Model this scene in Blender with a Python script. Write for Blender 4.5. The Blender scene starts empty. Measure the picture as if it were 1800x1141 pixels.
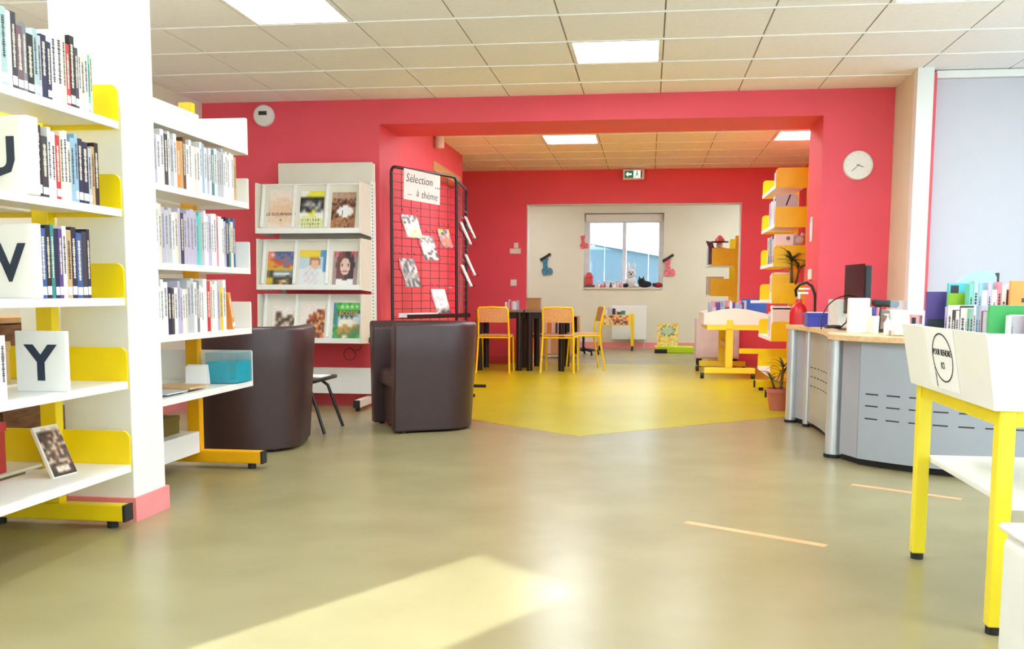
import bpy, bmesh, math, random
from mathutils import Vector, Matrix
random.seed(7)
SC = bpy.context.scene
COL = SC.collection

# ------------------------------------------------------------------ camera
F, CY, YAW, PITCH, ROLL, EYE = 1720.9, 692.06, .1370, .1020, .0042, .944
fw = Vector((-math.sin(YAW)*math.cos(PITCH), math.cos(YAW)*math.cos(PITCH), -math.sin(PITCH)))
rt = Vector((math.cos(YAW), math.sin(YAW), 0))
up = rt.cross(fw)
rt2 = rt*math.cos(ROLL)+up*math.sin(ROLL)
up2 = -rt*math.sin(ROLL)+up*math.cos(ROLL)
cam_d = bpy.data.cameras.new('camera')
cam = bpy.data.objects.new('camera', cam_d)
COL.objects.link(cam)
cam_d.sensor_fit = 'HORIZONTAL'
cam_d.sensor_width = 36
cam_d.lens = F/1800*36
cam_d.shift_y = (CY-570.5)/1800
cam_d.clip_start = .05
cam.matrix_world = Matrix(((rt2.x, up2.x, -fw.x, 0), (rt2.y, up2.y, -fw.y, 0), (rt2.z, up2.z, -fw.z, EYE), (0, 0, 0, 1)))
SC.camera = cam

# ------------------------------------------------------------------ light and exposure
PANEL = 17.0          # emission of a ceiling panel
world = bpy.data.worlds.new('sky')
SC.world = world
world.use_nodes = True
bg = world.node_tree.nodes['Background']
bg.inputs[0].default_value = (.84, .92, 1, 1)
bg.inputs[1].default_value = 3.4
sun_d = bpy.data.lights.new('sun', 'SUN')
sun_d.energy = 8.5
sun_d.color = (1, .99, .98)
sun_d.angle = .013
sun = bpy.data.objects.new('sun', sun_d)
COL.objects.link(sun)
sun.location = (-6, -9, 7)
sun.rotation_euler = Vector((.5, .866, -.58)).to_track_quat('-Z', 'Y').to_euler()
vs = SC.view_settings
vs.view_transform = 'Standard'
vs.look = 'None'
vs.exposure = 0.82
vs.gamma = 1
vs.use_curve_mapping = False
SC.cycles.max_bounces = 8
SC.cycles.diffuse_bounces = 5
SC.cycles.transparent_max_bounces = 12
SC.cycles.caustics_reflective = False
SC.cycles.caustics_refractive = False
SC.cycles.sample_clamp_indirect = 6

# ------------------------------------------------------------------ materials
def lin(c):
    return tuple((v/255/12.92 if v/255 <= .04045 else ((v/255+.055)/1.055)**2.4) for v in c)
MATS = {}
def mat(name, rgb, rough=.5, metal=0, spec=.5, vary=.06, scale=9, bump=0, coat=0, emit=0):
    if name in MATS: return MATS[name]
    m = bpy.data.materials.new(name)
    m.use_nodes = True
    nt = m.node_tree
    b = nt.nodes['Principled BSDF']
    c = lin(rgb)
    b.inputs['Roughness'].default_value = rough
    b.inputs['Metallic'].default_value = metal
    b.inputs['Specular IOR Level'].default_value = spec
    if coat: b.inputs['Coat Weight'].default_value = coat
    if emit:
        b.inputs['Emission Color'].default_value = (*c, 1)
        b.inputs['Emission Strength'].default_value = emit
    tc = nt.nodes.new('ShaderNodeTexCoord')
    nz = nt.nodes.new('ShaderNodeTexNoise')
    nz.inputs['Scale'].default_value = scale
    nz.inputs['Detail'].default_value = 3
    nt.links.new(tc.outputs['Object'], nz.inputs['Vector'])
    rp = nt.nodes.new('ShaderNodeValToRGB')
    lo = [max(0, v*(1-vary)) for v in c]
    hi = [min(1, v*(1+vary)) for v in c]
    rp.color_ramp.elements[0].position = .3
    rp.color_ramp.elements[1].position = .7
    rp.color_ramp.elements[0].color = (*lo, 1)
    rp.color_ramp.elements[1].color = (*hi, 1)
    nt.links.new(nz.outputs['Fac'], rp.inputs['Fac'])
    nt.links.new(rp.outputs['Color'], b.inputs['Base Color'])
    if bump:
        n2 = nt.nodes.new('ShaderNodeTexNoise')
        n2.inputs['Scale'].default_value = scale*18
        nt.links.new(tc.outputs['Object'], n2.inputs['Vector'])
        bp = nt.nodes.new('ShaderNodeBump')
        bp.inputs['Strength'].default_value = bump
        bp.inputs['Distance'].default_value = .004
        nt.links.new(n2.outputs['Fac'], bp.inputs['Height'])
        nt.links.new(bp.outputs['Normal'], b.inputs['Normal'])
    MATS[name] = m
    return m
def wood(name, a, b_, scale=3, rough=.4):
    if name in MATS: return MATS[name]
    m = bpy.data.materials.new(name); m.use_nodes = True
    nt = m.node_tree; b = nt.nodes['Principled BSDF']
    b.inputs['Roughness'].default_value = rough
    tc = nt.nodes.new('ShaderNodeTexCoord'); mp = nt.nodes.new('ShaderNodeMapping')
    mp.inputs['Scale'].default_value = (scale*6, scale, scale*6)
    nz = nt.nodes.new('ShaderNodeTexNoise'); nz.inputs['Scale'].default_value = 3; nz.inputs['Detail'].default_value = 6
    rp = nt.nodes.new('ShaderNodeValToRGB')
    rp.color_ramp.elements[0].position = .35; rp.color_ramp.elements[1].position = .65
    rp.color_ramp.elements[0].color = (*lin(a), 1); rp.color_ramp.elements[1].color = (*lin(b_), 1)
    nt.links.new(tc.outputs['Object'], mp.inputs['Vector']); nt.links.new(mp.outputs['Vector'], nz.inputs['Vector'])
    nt.links.new(nz.outputs['Fac'], rp.inputs['Fac']); nt.links.new(rp.outputs['Color'], b.inputs['Base Color'])
    MATS[name] = m
    return m
def clear(name, tint=(235, 242, 245), gloss=.08):
    if name in MATS: return MATS[name]
    m = bpy.data.materials.new(name); m.use_nodes = True
    nt = m.node_tree; nt.nodes.remove(nt.nodes['Principled BSDF'])
    t = nt.nodes.new('ShaderNodeBsdfTransparent'); t.inputs[0].default_value = (*lin(tint), 1)
    g = nt.nodes.new('ShaderNodeBsdfGlossy'); g.inputs['Roughness'].default_value = .02
    mx = nt.nodes.new('ShaderNodeMixShader'); mx.inputs[0].default_value = gloss
    nt.links.new(t.outputs[0], mx.inputs[1]); nt.links.new(g.outputs[0], mx.inputs[2])
    nt.links.new(mx.outputs[0], nt.nodes['Material Output'].inputs['Surface'])
    MATS[name] = m
    return m
def floor_mat(name, a, b_, rough):
    m = bpy.data.materials.new(name); m.use_nodes = True
    nt = m.node_tree; b = nt.nodes['Principled BSDF']
    tc = nt.nodes.new('ShaderNodeTexCoord')
    n1 = nt.nodes.new('ShaderNodeTexNoise'); n1.inputs['Scale'].default_value = 2.2; n1.inputs['Detail'].default_value = 8
    rp = nt.nodes.new('ShaderNodeValToRGB')
    rp.color_ramp.elements[0].position = .3; rp.color_ramp.elements[1].position = .72
    rp.color_ramp.elements[0].color = (*lin(a), 1); rp.color_ramp.elements[1].color = (*lin(b_), 1)
    nt.links.new(tc.outputs['Object'], n1.inputs['Vector']); nt.links.new(n1.outputs['Fac'], rp.inputs['Fac'])
    nt.links.new(rp.outputs['Color'], b.inputs['Base Color'])
    b.inputs['Roughness'].default_value = rough
    b.inputs['Specular IOR Level'].default_value = .42
    n2 = nt.nodes.new('ShaderNodeTexNoise'); n2.inputs['Scale'].default_value = 60
    bp = nt.nodes.new('ShaderNodeBump'); bp.inputs['Strength'].default_value = .05; bp.inputs['Distance'].default_value = .002
    nt.links.new(tc.outputs['Object'], n2.inputs['Vector']); nt.links.new(n2.outputs['Fac'], bp.inputs['Height'])
    nt.links.new(bp.outputs['Normal'], b.inputs['Normal'])
    MATS[name] = m
    return m
def print_mat():
    m = bpy.data.materials.new('printed_paper'); m.use_nodes = True
    nt = m.node_tree; b = nt.nodes['Principled BSDF']; b.inputs['Roughness'].default_value = .35
    at = nt.nodes.new('ShaderNodeAttribute'); at.attribute_name = 'ink'
    nt.links.new(at.outputs['Color'], b.inputs['Base Color'])
    MATS['printed_paper'] = m
    return m
PRINT = print_mat()

PINK = mat('pink_paint', (238, 84, 101), .55, vary=.03, scale=3, bump=.05)
CREAM = mat('cream_paint', (230, 224, 200), .6, vary=.02, scale=3, bump=.05)
WHITEW = mat('white_paint', (240, 242, 240), .5, vary=.015, scale=3, bump=.04)
SKIRT = mat('salmon_skirting', (243, 148, 150), .4, vary=.03)
REDSKIRT = mat('red_skirting', (222, 84, 92), .4, vary=.03)
TILE = mat('ceiling_tile', (250, 250, 254), .85, vary=.03, scale=30, bump=.12)
TBAR = mat('ceiling_bar_shaded', (150, 138, 120), .6, vary=.02)  # shade of the recessed joints put into the colour of white bars
GLOW = mat('lit_diffuser', (240, 247, 255), .4, vary=0, emit=PANEL)
LAMPF = mat('lamp_frame', (245, 245, 242), .4)
YEL = mat('yellow_enamel', (250, 218, 4), .35, vary=.03)
YEL2 = mat('pale_yellow_enamel', (248, 226, 70), .35, vary=.03)
WSH = mat('white_enamel', (244, 244, 240), .35, vary=.015)
IVORY = mat('ivory_enamel', (232, 226, 212), .4, vary=.02)
BLACK = mat('black_plastic', (22, 22, 24), .4, vary=.1)
RUB = mat('dark_rubber', (35, 33, 32), .7)
DMETAL = mat('black_metal', (24, 22, 24), .35, vary=.05)
LEATH = mat('brown_leatherette', (60, 40, 41), .36, vary=.08, scale=14, bump=.22)
STEEL = mat('brushed_aluminium', (222, 227, 236), .3, .6, vary=.03)
GREY = mat('grey_laminate', (168, 174, 186), .32, vary=.02, coat=.2)
GREYB = mat('beige_grey_laminate', (176, 168, 150), .3, vary=.02, coat=.2)
SLOT = mat('dark_slot', (40, 42, 48), .6)
BEECH = wood('beech_top', (226, 184, 136), (238, 204, 160))
PLY = wood('plywood', (205, 160, 104), (222, 182, 128))
DWOOD = wood('dark_wood', (118, 82, 56), (150, 108, 74))
PAPER = mat('white_paper', (250, 250, 248), .6, vary=.01)
PAGES = mat('page_block', (240, 234, 218), .8, vary=.05, scale=40)
INK = mat('navy_ink', (40, 52, 74), .6)
BINK = mat('black_ink', (25, 25, 28), .6)
GLASS = clear('window_glass')
ACRYL = clear('clear_acrylic', (244, 250, 252), .07)
PVC = mat('window_pvc', (228, 230, 236), .35)
BLIND = mat('white_blind', (206, 206, 215), .55, vary=.01)

# ------------------------------------------------------------------ mesh helpers
class MB:
    def __init__(s): s.v = []; s.f = []; s.c = []
    def add(s, vs_, fs, col=None):
        n = len(s.v); s.v += [tuple(p) for p in vs_]
        for f in fs:
            s.f.append(tuple(i+n for i in f)); s.c.append(col)
        return s
    def box(s, x0, x1, y0, y1, z0, z1, M=None, col=None):
        p = [(x, y, z) for z in (z0, z1) for y in (y0, y1) for x in (x0, x1)]
        if M is not None: p = [M @ Vector(q) for q in p]
        return s.add(p, [(0, 2, 3, 1), (4, 5, 7, 6), (0, 1, 5, 4), (2, 6, 7, 3), (0, 4, 6, 2), (1, 3, 7, 5)], col)
    def cyl(s, a, b, r, n=12, r1=None, caps=True):
        a, b = Vector(a), Vector(b); d = (b-a).normalized()
        u = d.orthogonal().normalized(); w = d.cross(u)
        r1 = r if r1 is None else r1
        p = []
        for q, rr in ((a, r), (b, r1)):
            for k in range(n):
                t = 2*math.pi*k/n; p.append(q+(u*math.cos(t)+w*math.sin(t))*rr)
        fs = [(k, (k+1) % n, n+(k+1) % n, n+k) for k in range(n)]
        if caps: fs += [tuple(range(n))[::-1], tuple(range(n, 2*n))]
        return s.add(p, fs)
    def tube(s, pts, r, n=8, closed=False):
        pts = [Vector(p) for p in pts]; N = len(pts); rings = []; prev = None
        for i in range(N):
            if closed: d = (pts[(i+1) % N]-pts[i-1])
            else: d = pts[min(i+1, N-1)]-pts[max(i-1, 0)]
            d.normalize()
            if prev is None: u = d.orthogonal().normalized()
            else:
                u = prev-d*prev.dot(d)
                u = u.normalized() if u.length > 1e-6 else d.orthogonal().normalized()
            prev = u; w = d.cross(u)
            rr = r[i] if isinstance(r, (list, tuple)) else r
            rings.append([pts[i]+(u*math.cos(2*math.pi*k/n)+w*math.sin(2*math.pi*k/n))*rr for k in range(n)])
        p = [q for g in rings for q in g]; fs = []
        for i in range(N if closed else N-1):
            j = (i+1) % N
            fs += [(i*n+k, i*n+(k+1) % n, j*n+(k+1) % n, j*n+k) for k in range(n)]
        if not closed: fs += [tuple(range(n))[::-1], tuple(range((N-1)*n, N*n))]
        return s.add(p, fs)
    def prism(s, poly, z0, z1, M=None, col=None):
        n = len(poly)
        p = [Vector((x, y, z0)) for x, y in poly]+[Vector((x, y, z1)) for x, y in poly]
        if M is not None: p = [M @ q for q in p]
        return s.add(p, [tuple(range(n))[::-1], tuple(range(n, 2*n))]+[(k, (k+1) % n, n+(k+1) % n, n+k) for k in range(n)], col)
    def lathe(s, prof, n=20, M=None):
        p = []
        for r, z in prof:
            for k in range(n):
                t = 2*math.pi*k/n; p.append(Vector((r*math.cos(t), r*math.sin(t), z)))
        if M is not None: p = [M @ q for q in p]
        m = len(prof)
        fs = [(i*n+k, i*n+(k+1) % n, (i+1)*n+(k+1) % n, (i+1)*n+k) for i in range(m-1) for k in range(n)]
        fs += [tuple(range(n))[::-1], tuple(range((m-1)*n, m*n))]
        return s.add(p, fs)
    def ball(s, c, r, n=12, m=8, sc=(1, 1, 1)):
        p = []
        for i in range(m+1):
            a = math.pi*i/m
            for k in range(n):
                t = 2*math.pi*k/n
                p.append((c[0]+r*sc[0]*math.sin(a)*math.cos(t), c[1]+r*sc[1]*math.sin(a)*math.sin(t), c[2]-r*sc[2]*math.cos(a)))
        return s.add(p, [(i*n+k, i*n+(k+1) % n, (i+1)*n+(k+1) % n, (i+1)*n+k) for i in range(m) for k in range(n)])
    def mesh(s, name, material, smooth=None):
        me = bpy.data.meshes.new(name)
        me.from_pydata([tuple(q) for q in s.v], [], s.f)
        if any(c is not None for c in s.c):
            a = me.color_attributes.new('ink', 'FLOAT_COLOR', 'CORNER')
            for poly, c in zip(me.polygons, s.c):
                for li in poly.loop_indices: a.data[li].color = (*lin(c or (255, 255, 255)), 1)
        if material: me.materials.append(material)
        if smooth:
            me.shade_smooth(); me.set_sharp_from_angle(angle=math.radians(smooth))
        return me

def fix_normals(me):
    b = bmesh.new(); b.from_mesh(me); bmesh.ops.recalc_face_normals(b, faces=b.faces); b.to_mesh(me); b.free()
def tag(o, label=None, cat=None, group=None, kind=None):
    if label: o['label'] = label
    if cat: o['category'] = cat
    if group: o['group'] = group
    if kind: o['kind'] = kind
    return o
def obj(name, mb, material, parent=None, label=None, cat=None, group=None, kind=None, smooth=None, bevel=0, seg=2, loc=None, rz=0):
    me = mb if isinstance(mb, bpy.types.Mesh) else mb.mesh(name, material, smooth)
    if not isinstance(mb, bpy.types.Mesh): fix_normals(me)
    o = bpy.data.objects.new(name, me); COL.objects.link(o)
    if parent: o.parent = parent
    if loc: o.location = loc
    if rz: o.rotation_euler.z = rz
    if bevel:
        md = o.modifiers.new('edge', 'BEVEL'); md.width = bevel; md.segments = seg; md.limit_method = 'ANGLE'; md.angle_limit = math.radians(40)
    return tag(o, label, cat, group, kind)
def thing(name, label, cat, loc=(0, 0, 0), rz=0, group=None):
    o = bpy.data.objects.new(name, None); COL.objects.link(o)
    o.empty_display_size = .1; o.location = loc; o.rotation_euler.z = rz
    return tag(o, label, cat, group)
def struct(name, mb, material, parent=None, **k):
    return obj(name, mb, material, parent, kind=None if parent else 'structure', **k)
def inst(name, me, parent=None, loc=(0, 0, 0), scale=(1, 1, 1), rz=0, material=None):
    o = bpy.data.objects.new(name, me); COL.objects.link(o)
    if parent: o.parent = parent
    o.location = loc; o.scale = scale; o.rotation_euler.z = rz
    if material:
        o.material_slots[0].link = 'OBJECT'; o.material_slots[0].material = material
    return o
def copy_tree(o, parent=None):
    c = o.copy(); COL.objects.link(c); c.parent = parent
    for ch in o.children: copy_tree(ch, c)
    return c
def text_mesh(body, size, extrude=.0006, align='CENTER', shear=0, spacing=1, offset=0):
    cu = bpy.data.curves.new('lettering', 'FONT'); cu.body = body; cu.size = size; cu.extrude = extrude
    cu.offset = offset; cu.align_x = align; cu.shear = shear; cu.space_character = spacing; cu.resolution_u = 2
    o = bpy.data.objects.new('lettering', cu); COL.objects.link(o)
    me = bpy.data.meshes.new_from_object(o.evaluated_get(bpy.context.evaluated_depsgraph_get()))
    bpy.data.objects.remove(o); bpy.data.curves.remove(cu)
    return me
def text(name, body, size, parent, loc, rot, material, **k):
    me = text_mesh(body, size, **k); me.materials.clear(); me.materials.append(material)
    o = bpy.data.objects.new(name, me); COL.objects.link(o); o.parent = parent; o.location = loc; o.rotation_euler = rot
    return o
FRONT = (math.pi/2, 0, 0)         # text standing upright, read from -Y
def picture(name, rows, pal, w, h, parent, th=.002, y=0.0, x0=0.0, z0=0.0):
    """printed picture standing in the xz plane (read from -Y), one flat cell of ink per character"""
    mb = MB(); R = len(rows); C = min(len(r) for r in rows); K = 3; rnd = random.Random(R*C)
    def px(i, j): return pal[rows[max(0, min(R-1, i))][max(0, min(C-1, j))]]
    for a in range(R*K):
        for b in range(C*K):
            fi, fj = (a+.5)/K-.5, (b+.5)/K-.5; i, j = math.floor(fi), math.floor(fj); u, v = fi-i, fj-j
            c = [px(i, j)[q]*(1-u)*(1-v)+px(i+1, j)[q]*u*(1-v)+px(i, j+1)[q]*(1-u)*v+px(i+1, j+1)[q]*u*v for q in range(3)]
            e = rnd.uniform(-9, 9); c = tuple(max(0, min(255, q+e)) for q in c)
            xa, xb = x0+w*b/(C*K), x0+w*(b+1)/(C*K); za, zb = z0+h*(R*K-1-a)/(R*K), z0+h*(R*K-a)/(R*K)
            mb.add([(xa, y, za), (xb, y, za), (xb, y, zb), (xa, y, zb)], [(0, 1, 2, 3)], c)
    mb.box(x0, x0+w, y+.0004, y+th, z0, z0+h, col=(245, 245, 240))
    return obj(name, mb, PRINT, parent)

# ================================================================== STRUCTURE
WY, OX0, OX1, OZ = 7.986, -2.21, 1.317, 2.32      # pink wall and its wide opening
C1, C2 = 2.52, 2.57
FLOOR = floor_mat('olive_vinyl', (148, 138, 98), (160, 150, 110), .27)
FLOORY = floor_mat('yellow_vinyl', (180, 170, 6), (192, 182, 14), .28)
struct('floor', MB().box(-4.6, 4.6, -3.2, 17.7, -.12, 0), FLOOR)
struct('floor_inlay', MB().prism([(-2.2, 7.96), (-.441, 6.454), (1.31, 7.96), (1.93, 8.64), (1.93, 13.3), (-3.6, 13.3), (-3.6, 11.66), (-2.2, 11.66)], 0, .0012), FLOORY)
# pink wall with the wide opening
m = MB(); m.box(-3.74, OX0, WY, 8.63, 0, C1+.15); m.box(OX1, 1.84, WY, 8.63, 0, C1+.15); m.box(OX0, OX1, WY, 8.63, OZ, C1+.15)
struct('wall_back', m, PINK)
m = MB(); m.box(-3.95, -3.74, 1.66, 8.63, 0, C1+.15); struct('wall_left', m, CREAM)
# room behind: left wall with a doorway recess
m = MB(); m.box(-2.45, -2.21, 8.631, 10.03, 0, C2+.1); m.box(-2.45, -2.21, 11.5, 11.64, 0, C2+.1); m.box(-2.45, -2.21, 10.03, 11.5, 2.3, C2+.1); m.box(-2.45, -2.36, 10.03, 11.5, 0, 2.3)
struct('wall_inner_left', m, PINK)
d = tag(thing('door_1', None, None), kind='structure')
obj('lintel', MB().box(-2.345, -2.205, 10.031, 11.499, 2.2, 2.299), PLY, d)
obj('door_leaf', MB().box(-2.358, -2.325, 10.04, 11.49, .005, 2.199), PINK, d)
obj('door_handle', MB().box(-2.325, -2.27, 11.3, 11.32, 1.0, 1.02).box(-2.285, -2.27, 11.2, 11.32, 1.0, 1.02), STEEL, d)
struct('wall_inner_right', MB().box(1.95, 2.15, 8.631, 13.149, 0, C2+.1), PINK)
struct('wall_alcove', MB().box(-3.75, -3.6, 11.0, 13.149, 0, C2+.1), PINK)
struct('wall_alcove_front', MB().box(-3.599, -2.451, 11.4, 11.6, 0, C2+.1), PINK)
# middle wall with the second opening
MX0, MX1, MZ = -1.625, 1.185, 2.13
m = MB(); m.box(-4.2, MX0, 13.15, 13.35, 0, 2.8); m.box(MX1, 3.2, 13.15, 13.35, 0, 2.8); m.box(MX0, MX1, 13.15, 13.35, MZ, 2.8)
struct('wall_middle', m, PINK)
m = MB(); m.box(MX1-.012, MX1-.001, 13.16, 13.36, .1, MZ-.002); m.box(MX0+.001, MX0+.012, 13.16, 13.36, .1, MZ-.002); m.box(MX0+.012, MX1-.012, 13.16, 13.36, MZ-.013, MZ-.002)
struct('trim_1', m, IVORY)
# far children's room
FY = 17.3; WX0, WX1, WZ0, WZ1 = -1.125, .25, 1.05, 2.34
m = MB(); m.box(-4.2, WX0, FY, FY+.3, 0, 2.7); m.box(WX1, 3.2, FY, FY+.3, 0, 2.7); m.box(WX0, WX1, FY, FY+.3, 0, WZ0); m.box(WX0, WX1, FY, FY+.3, WZ1, 2.7)
struct('wall_far', m, CREAM)
struct('wall_far_left', MB().box(-4.2, -4.0, 13.351, FY-.001, 0, 2.7), CREAM)
struct('wall_far_right', MB().box(3.0, 3.2, 13.351, 14.0, 0, 2.7).box(3.0, 3.2, 16.6, FY-.001, 0, 2.7).box(3.0, 3.2, 14.0, 16.6, 0, .9).box(3.0, 3.2, 14.0, 16.6, 2.3, 2.7), CREAM)
struct('ceiling_far', MB().box(-4.2, 3.2, 13.351, FY+.3, 2.701, 2.8), TILE)
# right side: cream return, white post, pink strip, big roller blind wall
struct('wall_return', MB().box(1.841, 1.95, 7.43, 8.63, 0, C1+.15), CREAM)
struct('trim_2', MB().box(1.834, 1.944, 7.33, 7.429, 0, C1), WHITEW)
struct('trim_3', MB().box(1.945, 1.972, 7.36, 7.43, 0, 2.49), REDSKIRT)
struct('wall_blind', MB().box(1.951, 4.2, 7.47, 7.6, 0, C1+.15), WHITEW)
rb = thing('roller_blind', 'large white roller blind covering the glazing next to the white post', 'blind', (1.98, 7.44, 0))
obj('blind_sheet', MB().box(0, 2.0, 0, .012, .04, 2.46), BLIND, rb)
obj('head_box', MB().box(0, 2.0, -.03, .03, 2.462, 2.515), WSH, rb, bevel=.006)
# right wall with daylight windows (outside the frame), wall behind the camera, diagonal glazed corner
m = MB(); m.box(4.0, 4.2, -3.0, 7.469, 0, .2); m.box(4.0, 4.2, -3.0, 7.469, 2.35, C1+.15)
for a, b in ((-3.0, -2.4), (.3, .7), (3.4, 3.8), (6.5, 7.469)): m.box(4.0, 4.2, a, b, .2, 2.35)
struct('wall_right', m, WHITEW)
def window(n, x, y0, y1, z0, z1):
    w = tag(thing('window_%d' % n, None, None), kind='structure')
    f = MB(); f.box(x, x+.06, y0, y1, z0, z0+.06); f.box(x, x+.06, y0, y1, z1-.06, z1)
    for y in (y0, (y0+y1)/2-.03, y1-.06): f.box(x, x+.06, y, y+.06, z0+.06, z1-.06)
    obj('window_frame', f, PVC, w)
    for a, b in ((y0+.06, (y0+y1)/2-.03), ((y0+y1)/2+.03, y1-.06)):
        obj('pane', MB().box(x+.025, x+.03, a, b, z0+.06, z1-.06), GLASS, w)
window(2, 4.08, -2.4, .3, .2, 2.35); window(3, 4.08, .7, 3.4, .2, 2.35); window(4, 4.08, 3.8, 6.5, .2, 2.35)
m = MB(); m.box(.5, 4.2, -3.2, -3.001, 0, .2); m.box(.5, 4.2, -3.2, -3.001, 2.3, C1+.15); m.box(.5, 1.1, -3.2, -3.001, .2, 2.3); m.box(3.7, 4.2, -3.2, -3.001, .2, 2.3)
window(7, 3.08, 14.0, 16.6, .9, 2.3)  # unseen window added to bring daylight into the far room
struct('wall_rear', m, WHITEW)
w6 = tag(thing('window_6', None, None), kind='structure')  # unseen window behind the camera, added to bounce more daylight forward
m = MB(); m.box(1.1, 3.7, -3.13, -3.07, .2, .26); m.box(1.1, 3.7, -3.13, -3.07, 2.24, 2.3)
for x in (1.1, 2.37, 3.64): m.box(x, x+.06, -3.13, -3.07, .26, 2.24)
obj('window_frame', m, PVC, w6)
for x in (1.16, 2.43): obj('pane', MB().box(x, x+1.21, -3.103, -3.097, .26, 2.24), GLASS, w6)
# diagonal wall with one narrow glazed door: the sun comes through it
DA = math.atan2(-.72, .69)
DL = Matrix.Translation((-2.16, .18, 0)) @ Matrix.Rotation(DA, 4, 'Z')
m = MB(); m.box(-2.75, -.32, -.1, .1, 0, C1+.15, DL); m.box(.32, 4.45, -.1, .1, 0, C1+.15, DL); m.box(-.32, .32, -.1, .1, 2.12, C1+.15, DL)
struct('wall_diagonal', m, WHITEW)
d2 = tag(thing('door_2', None, None), kind='structure'); d2.matrix_world = DL
m = MB(); m.box(-.319, -.285, -.03, .03, .01, 2.11); m.box(.285, .319, -.03, .03, .01, 2.11); m.box(-.285, .285, -.03, .03, .01, .06); m.box(-.285, .285, -.03, .03, 2.06, 2.11)
obj('door_frame', m, PVC, d2)
obj('pane', MB().box(-.285, .285, -.005, .005, .06, 2.06), GLASS, d2)
# white column by the bookcases
m = MB().box(-2.378, -2.082, 3.722, 3.985, 0, C1+.1)
struct('column', m, WHITEW, bevel=.004)
m = MB(); m.box(-2.39, -2.07, 3.71, 3.7215, 0, .1); m.box(-2.0815, -2.07, 3.7215, 3.996, 0, .1); m.box(-2.39, -2.0815, 3.9855, 3.996, 0, .1); m.box(-2.39, -2.3785, 3.7215, 3.9855, 0, .1)
struct('baseboard_column', m, SKIRT)
# baseboards
struct('baseboard_back', MB().box(-3.739, -2.21, 7.972, 7.9855, 0, .1).box(1.317, 1.83, 7.972, 7.9855, 0, .1), REDSKIRT)
struct('baseboard_left', MB().box(-3.7395, -3.727, 1.75, 7.97, 0, .1), SKIRT)
struct('baseboard_middle', MB().box(-3.55, MX0, 13.137, 13.1495, 0, .1).box(MX1, 1.94, 13.137, 13.1495, 0, .1), REDSKIRT)
struct('baseboard_far', MB().box(-3.99, 2.99, FY-.014, FY-.0005, 0, .1), SKIRT)
struct('baseboard_inner', MB().box(-2.2095, -2.196, 8.64, 10.02, 0, .1).box(1.303, 1.3165, 7.99, 8.62, 0, .1), REDSKIRT)

# far window
w5 = tag(thing('window_5', None, None), kind='structure')
f = MB(); yy = FY+.12
f.box(WX0, WX0+.1, yy, yy+.07, WZ0, WZ1); f.box(WX1-.08, WX1, yy, yy+.07, WZ0, WZ1); f.box(WX0+.1, WX1-.08, yy, yy+.07, WZ0, WZ0+.06)
f.box(WX0+.1, WX1-.08, yy, yy+.07, 2.18, WZ1); f.box(-.46, -.395, yy, yy+.07, WZ0+.06, 2.18)
obj('window_frame', f, PVC, w5, bevel=.006)
obj('shutter_box', MB().box(WX0+.02, WX1-.02, yy-.05, yy-.001, 2.2, WZ1-.01), IVORY, w5, bevel=.01)
for a, b in ((WX0+.1, -.46), (-.395, WX1-.08)): obj('pane', MB().box(a, b, yy+.03, yy+.036, WZ0+.06, 2.18), GLASS, w5)
obj('window_sill', MB().box(WX0-.0, WX1+.0, FY-.03, yy-.001, WZ0-.02, WZ0+.004), IVORY, w5)
# outside the far window
ROOF = mat('blue_sheet_roof', (104, 136, 158), .5)
nr = thing('neighbouring_shed', 'pale blue ribbed shed wall with a sloping top outside the far window', 'shed', (0, 19.1, 0))
for k in range(20):
    xa = -4.2+.42*k; xb = xa+.41
    obj('cladding_sheet', MB().add([(x, y, z) for y in (0, .05) for x, z in ((xa, -.1), (xb, -.1), (xb, 1.70-.18*xb), (xa, 1.70-.18*xa))], [(0, 1, 2, 3), (7, 6, 5, 4), (0, 4, 5, 1), (1, 5, 6, 2), (2, 6, 7, 3), (3, 7, 4, 0)]), ROOF, nr)
obj('roof_edge', MB().add([(x, y, z) for y in (-.06, .12) for x, z in ((-4.3, 2.475), (4.3, .927), (4.3, .967), (-4.3, 2.515))], [(0, 1, 2, 3), (7, 6, 5, 4), (0, 4, 5, 1), (1, 5, 6, 2), (2, 6, 7, 3), (3, 7, 4, 0)]), PVC, nr)
BARK = mat('frosted_bark', (190, 188, 186), .8); FROST = mat('frosted_twigs', (226, 230, 236), .8, vary=.25, scale=4)
struct('ground_outside', MB().box(-14, 14, 17.7, 60, -.14, -.02), mat('frosty_ground', (214, 220, 222), .9))
for k, (x, y, s_) in enumerate(((-3.6, 33, 1.2), (-.9, 35, 1.0), (1.6, 32, 1.1), (3.9, 36, 1.3), (-6.5, 36, 1.25))):
    t = thing('frosted_tree', 'tall pale frosted tree in front of the hillside outside the far window', 'tree', (x, y, -.02), 0, 'trees outside the far window')
    obj('trunk', MB().cyl((0, 0, 0), (0, 0, 3.2*s_), .14, 8, .08), BARK, t)
    cr = MB()
    for q in range(26):
        a = random.random()*6.28; rr = random.random()**.5*1.5*s_
        cr.ball((math.cos(a)*rr, math.sin(a)*rr, (2.2+random.random()*3.6)*s_), (.35+.4*random.random())*s_, 8, 5)
    obj('crown', cr, FROST, t, smooth=60)
struct('hills', MB().prism([(-30, 48), (30, 48), (34, 58), (-34, 58)], -.1, 7.5), mat('hazy_hill', (206, 212, 216), .9, vary=.12, scale=.8))

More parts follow.
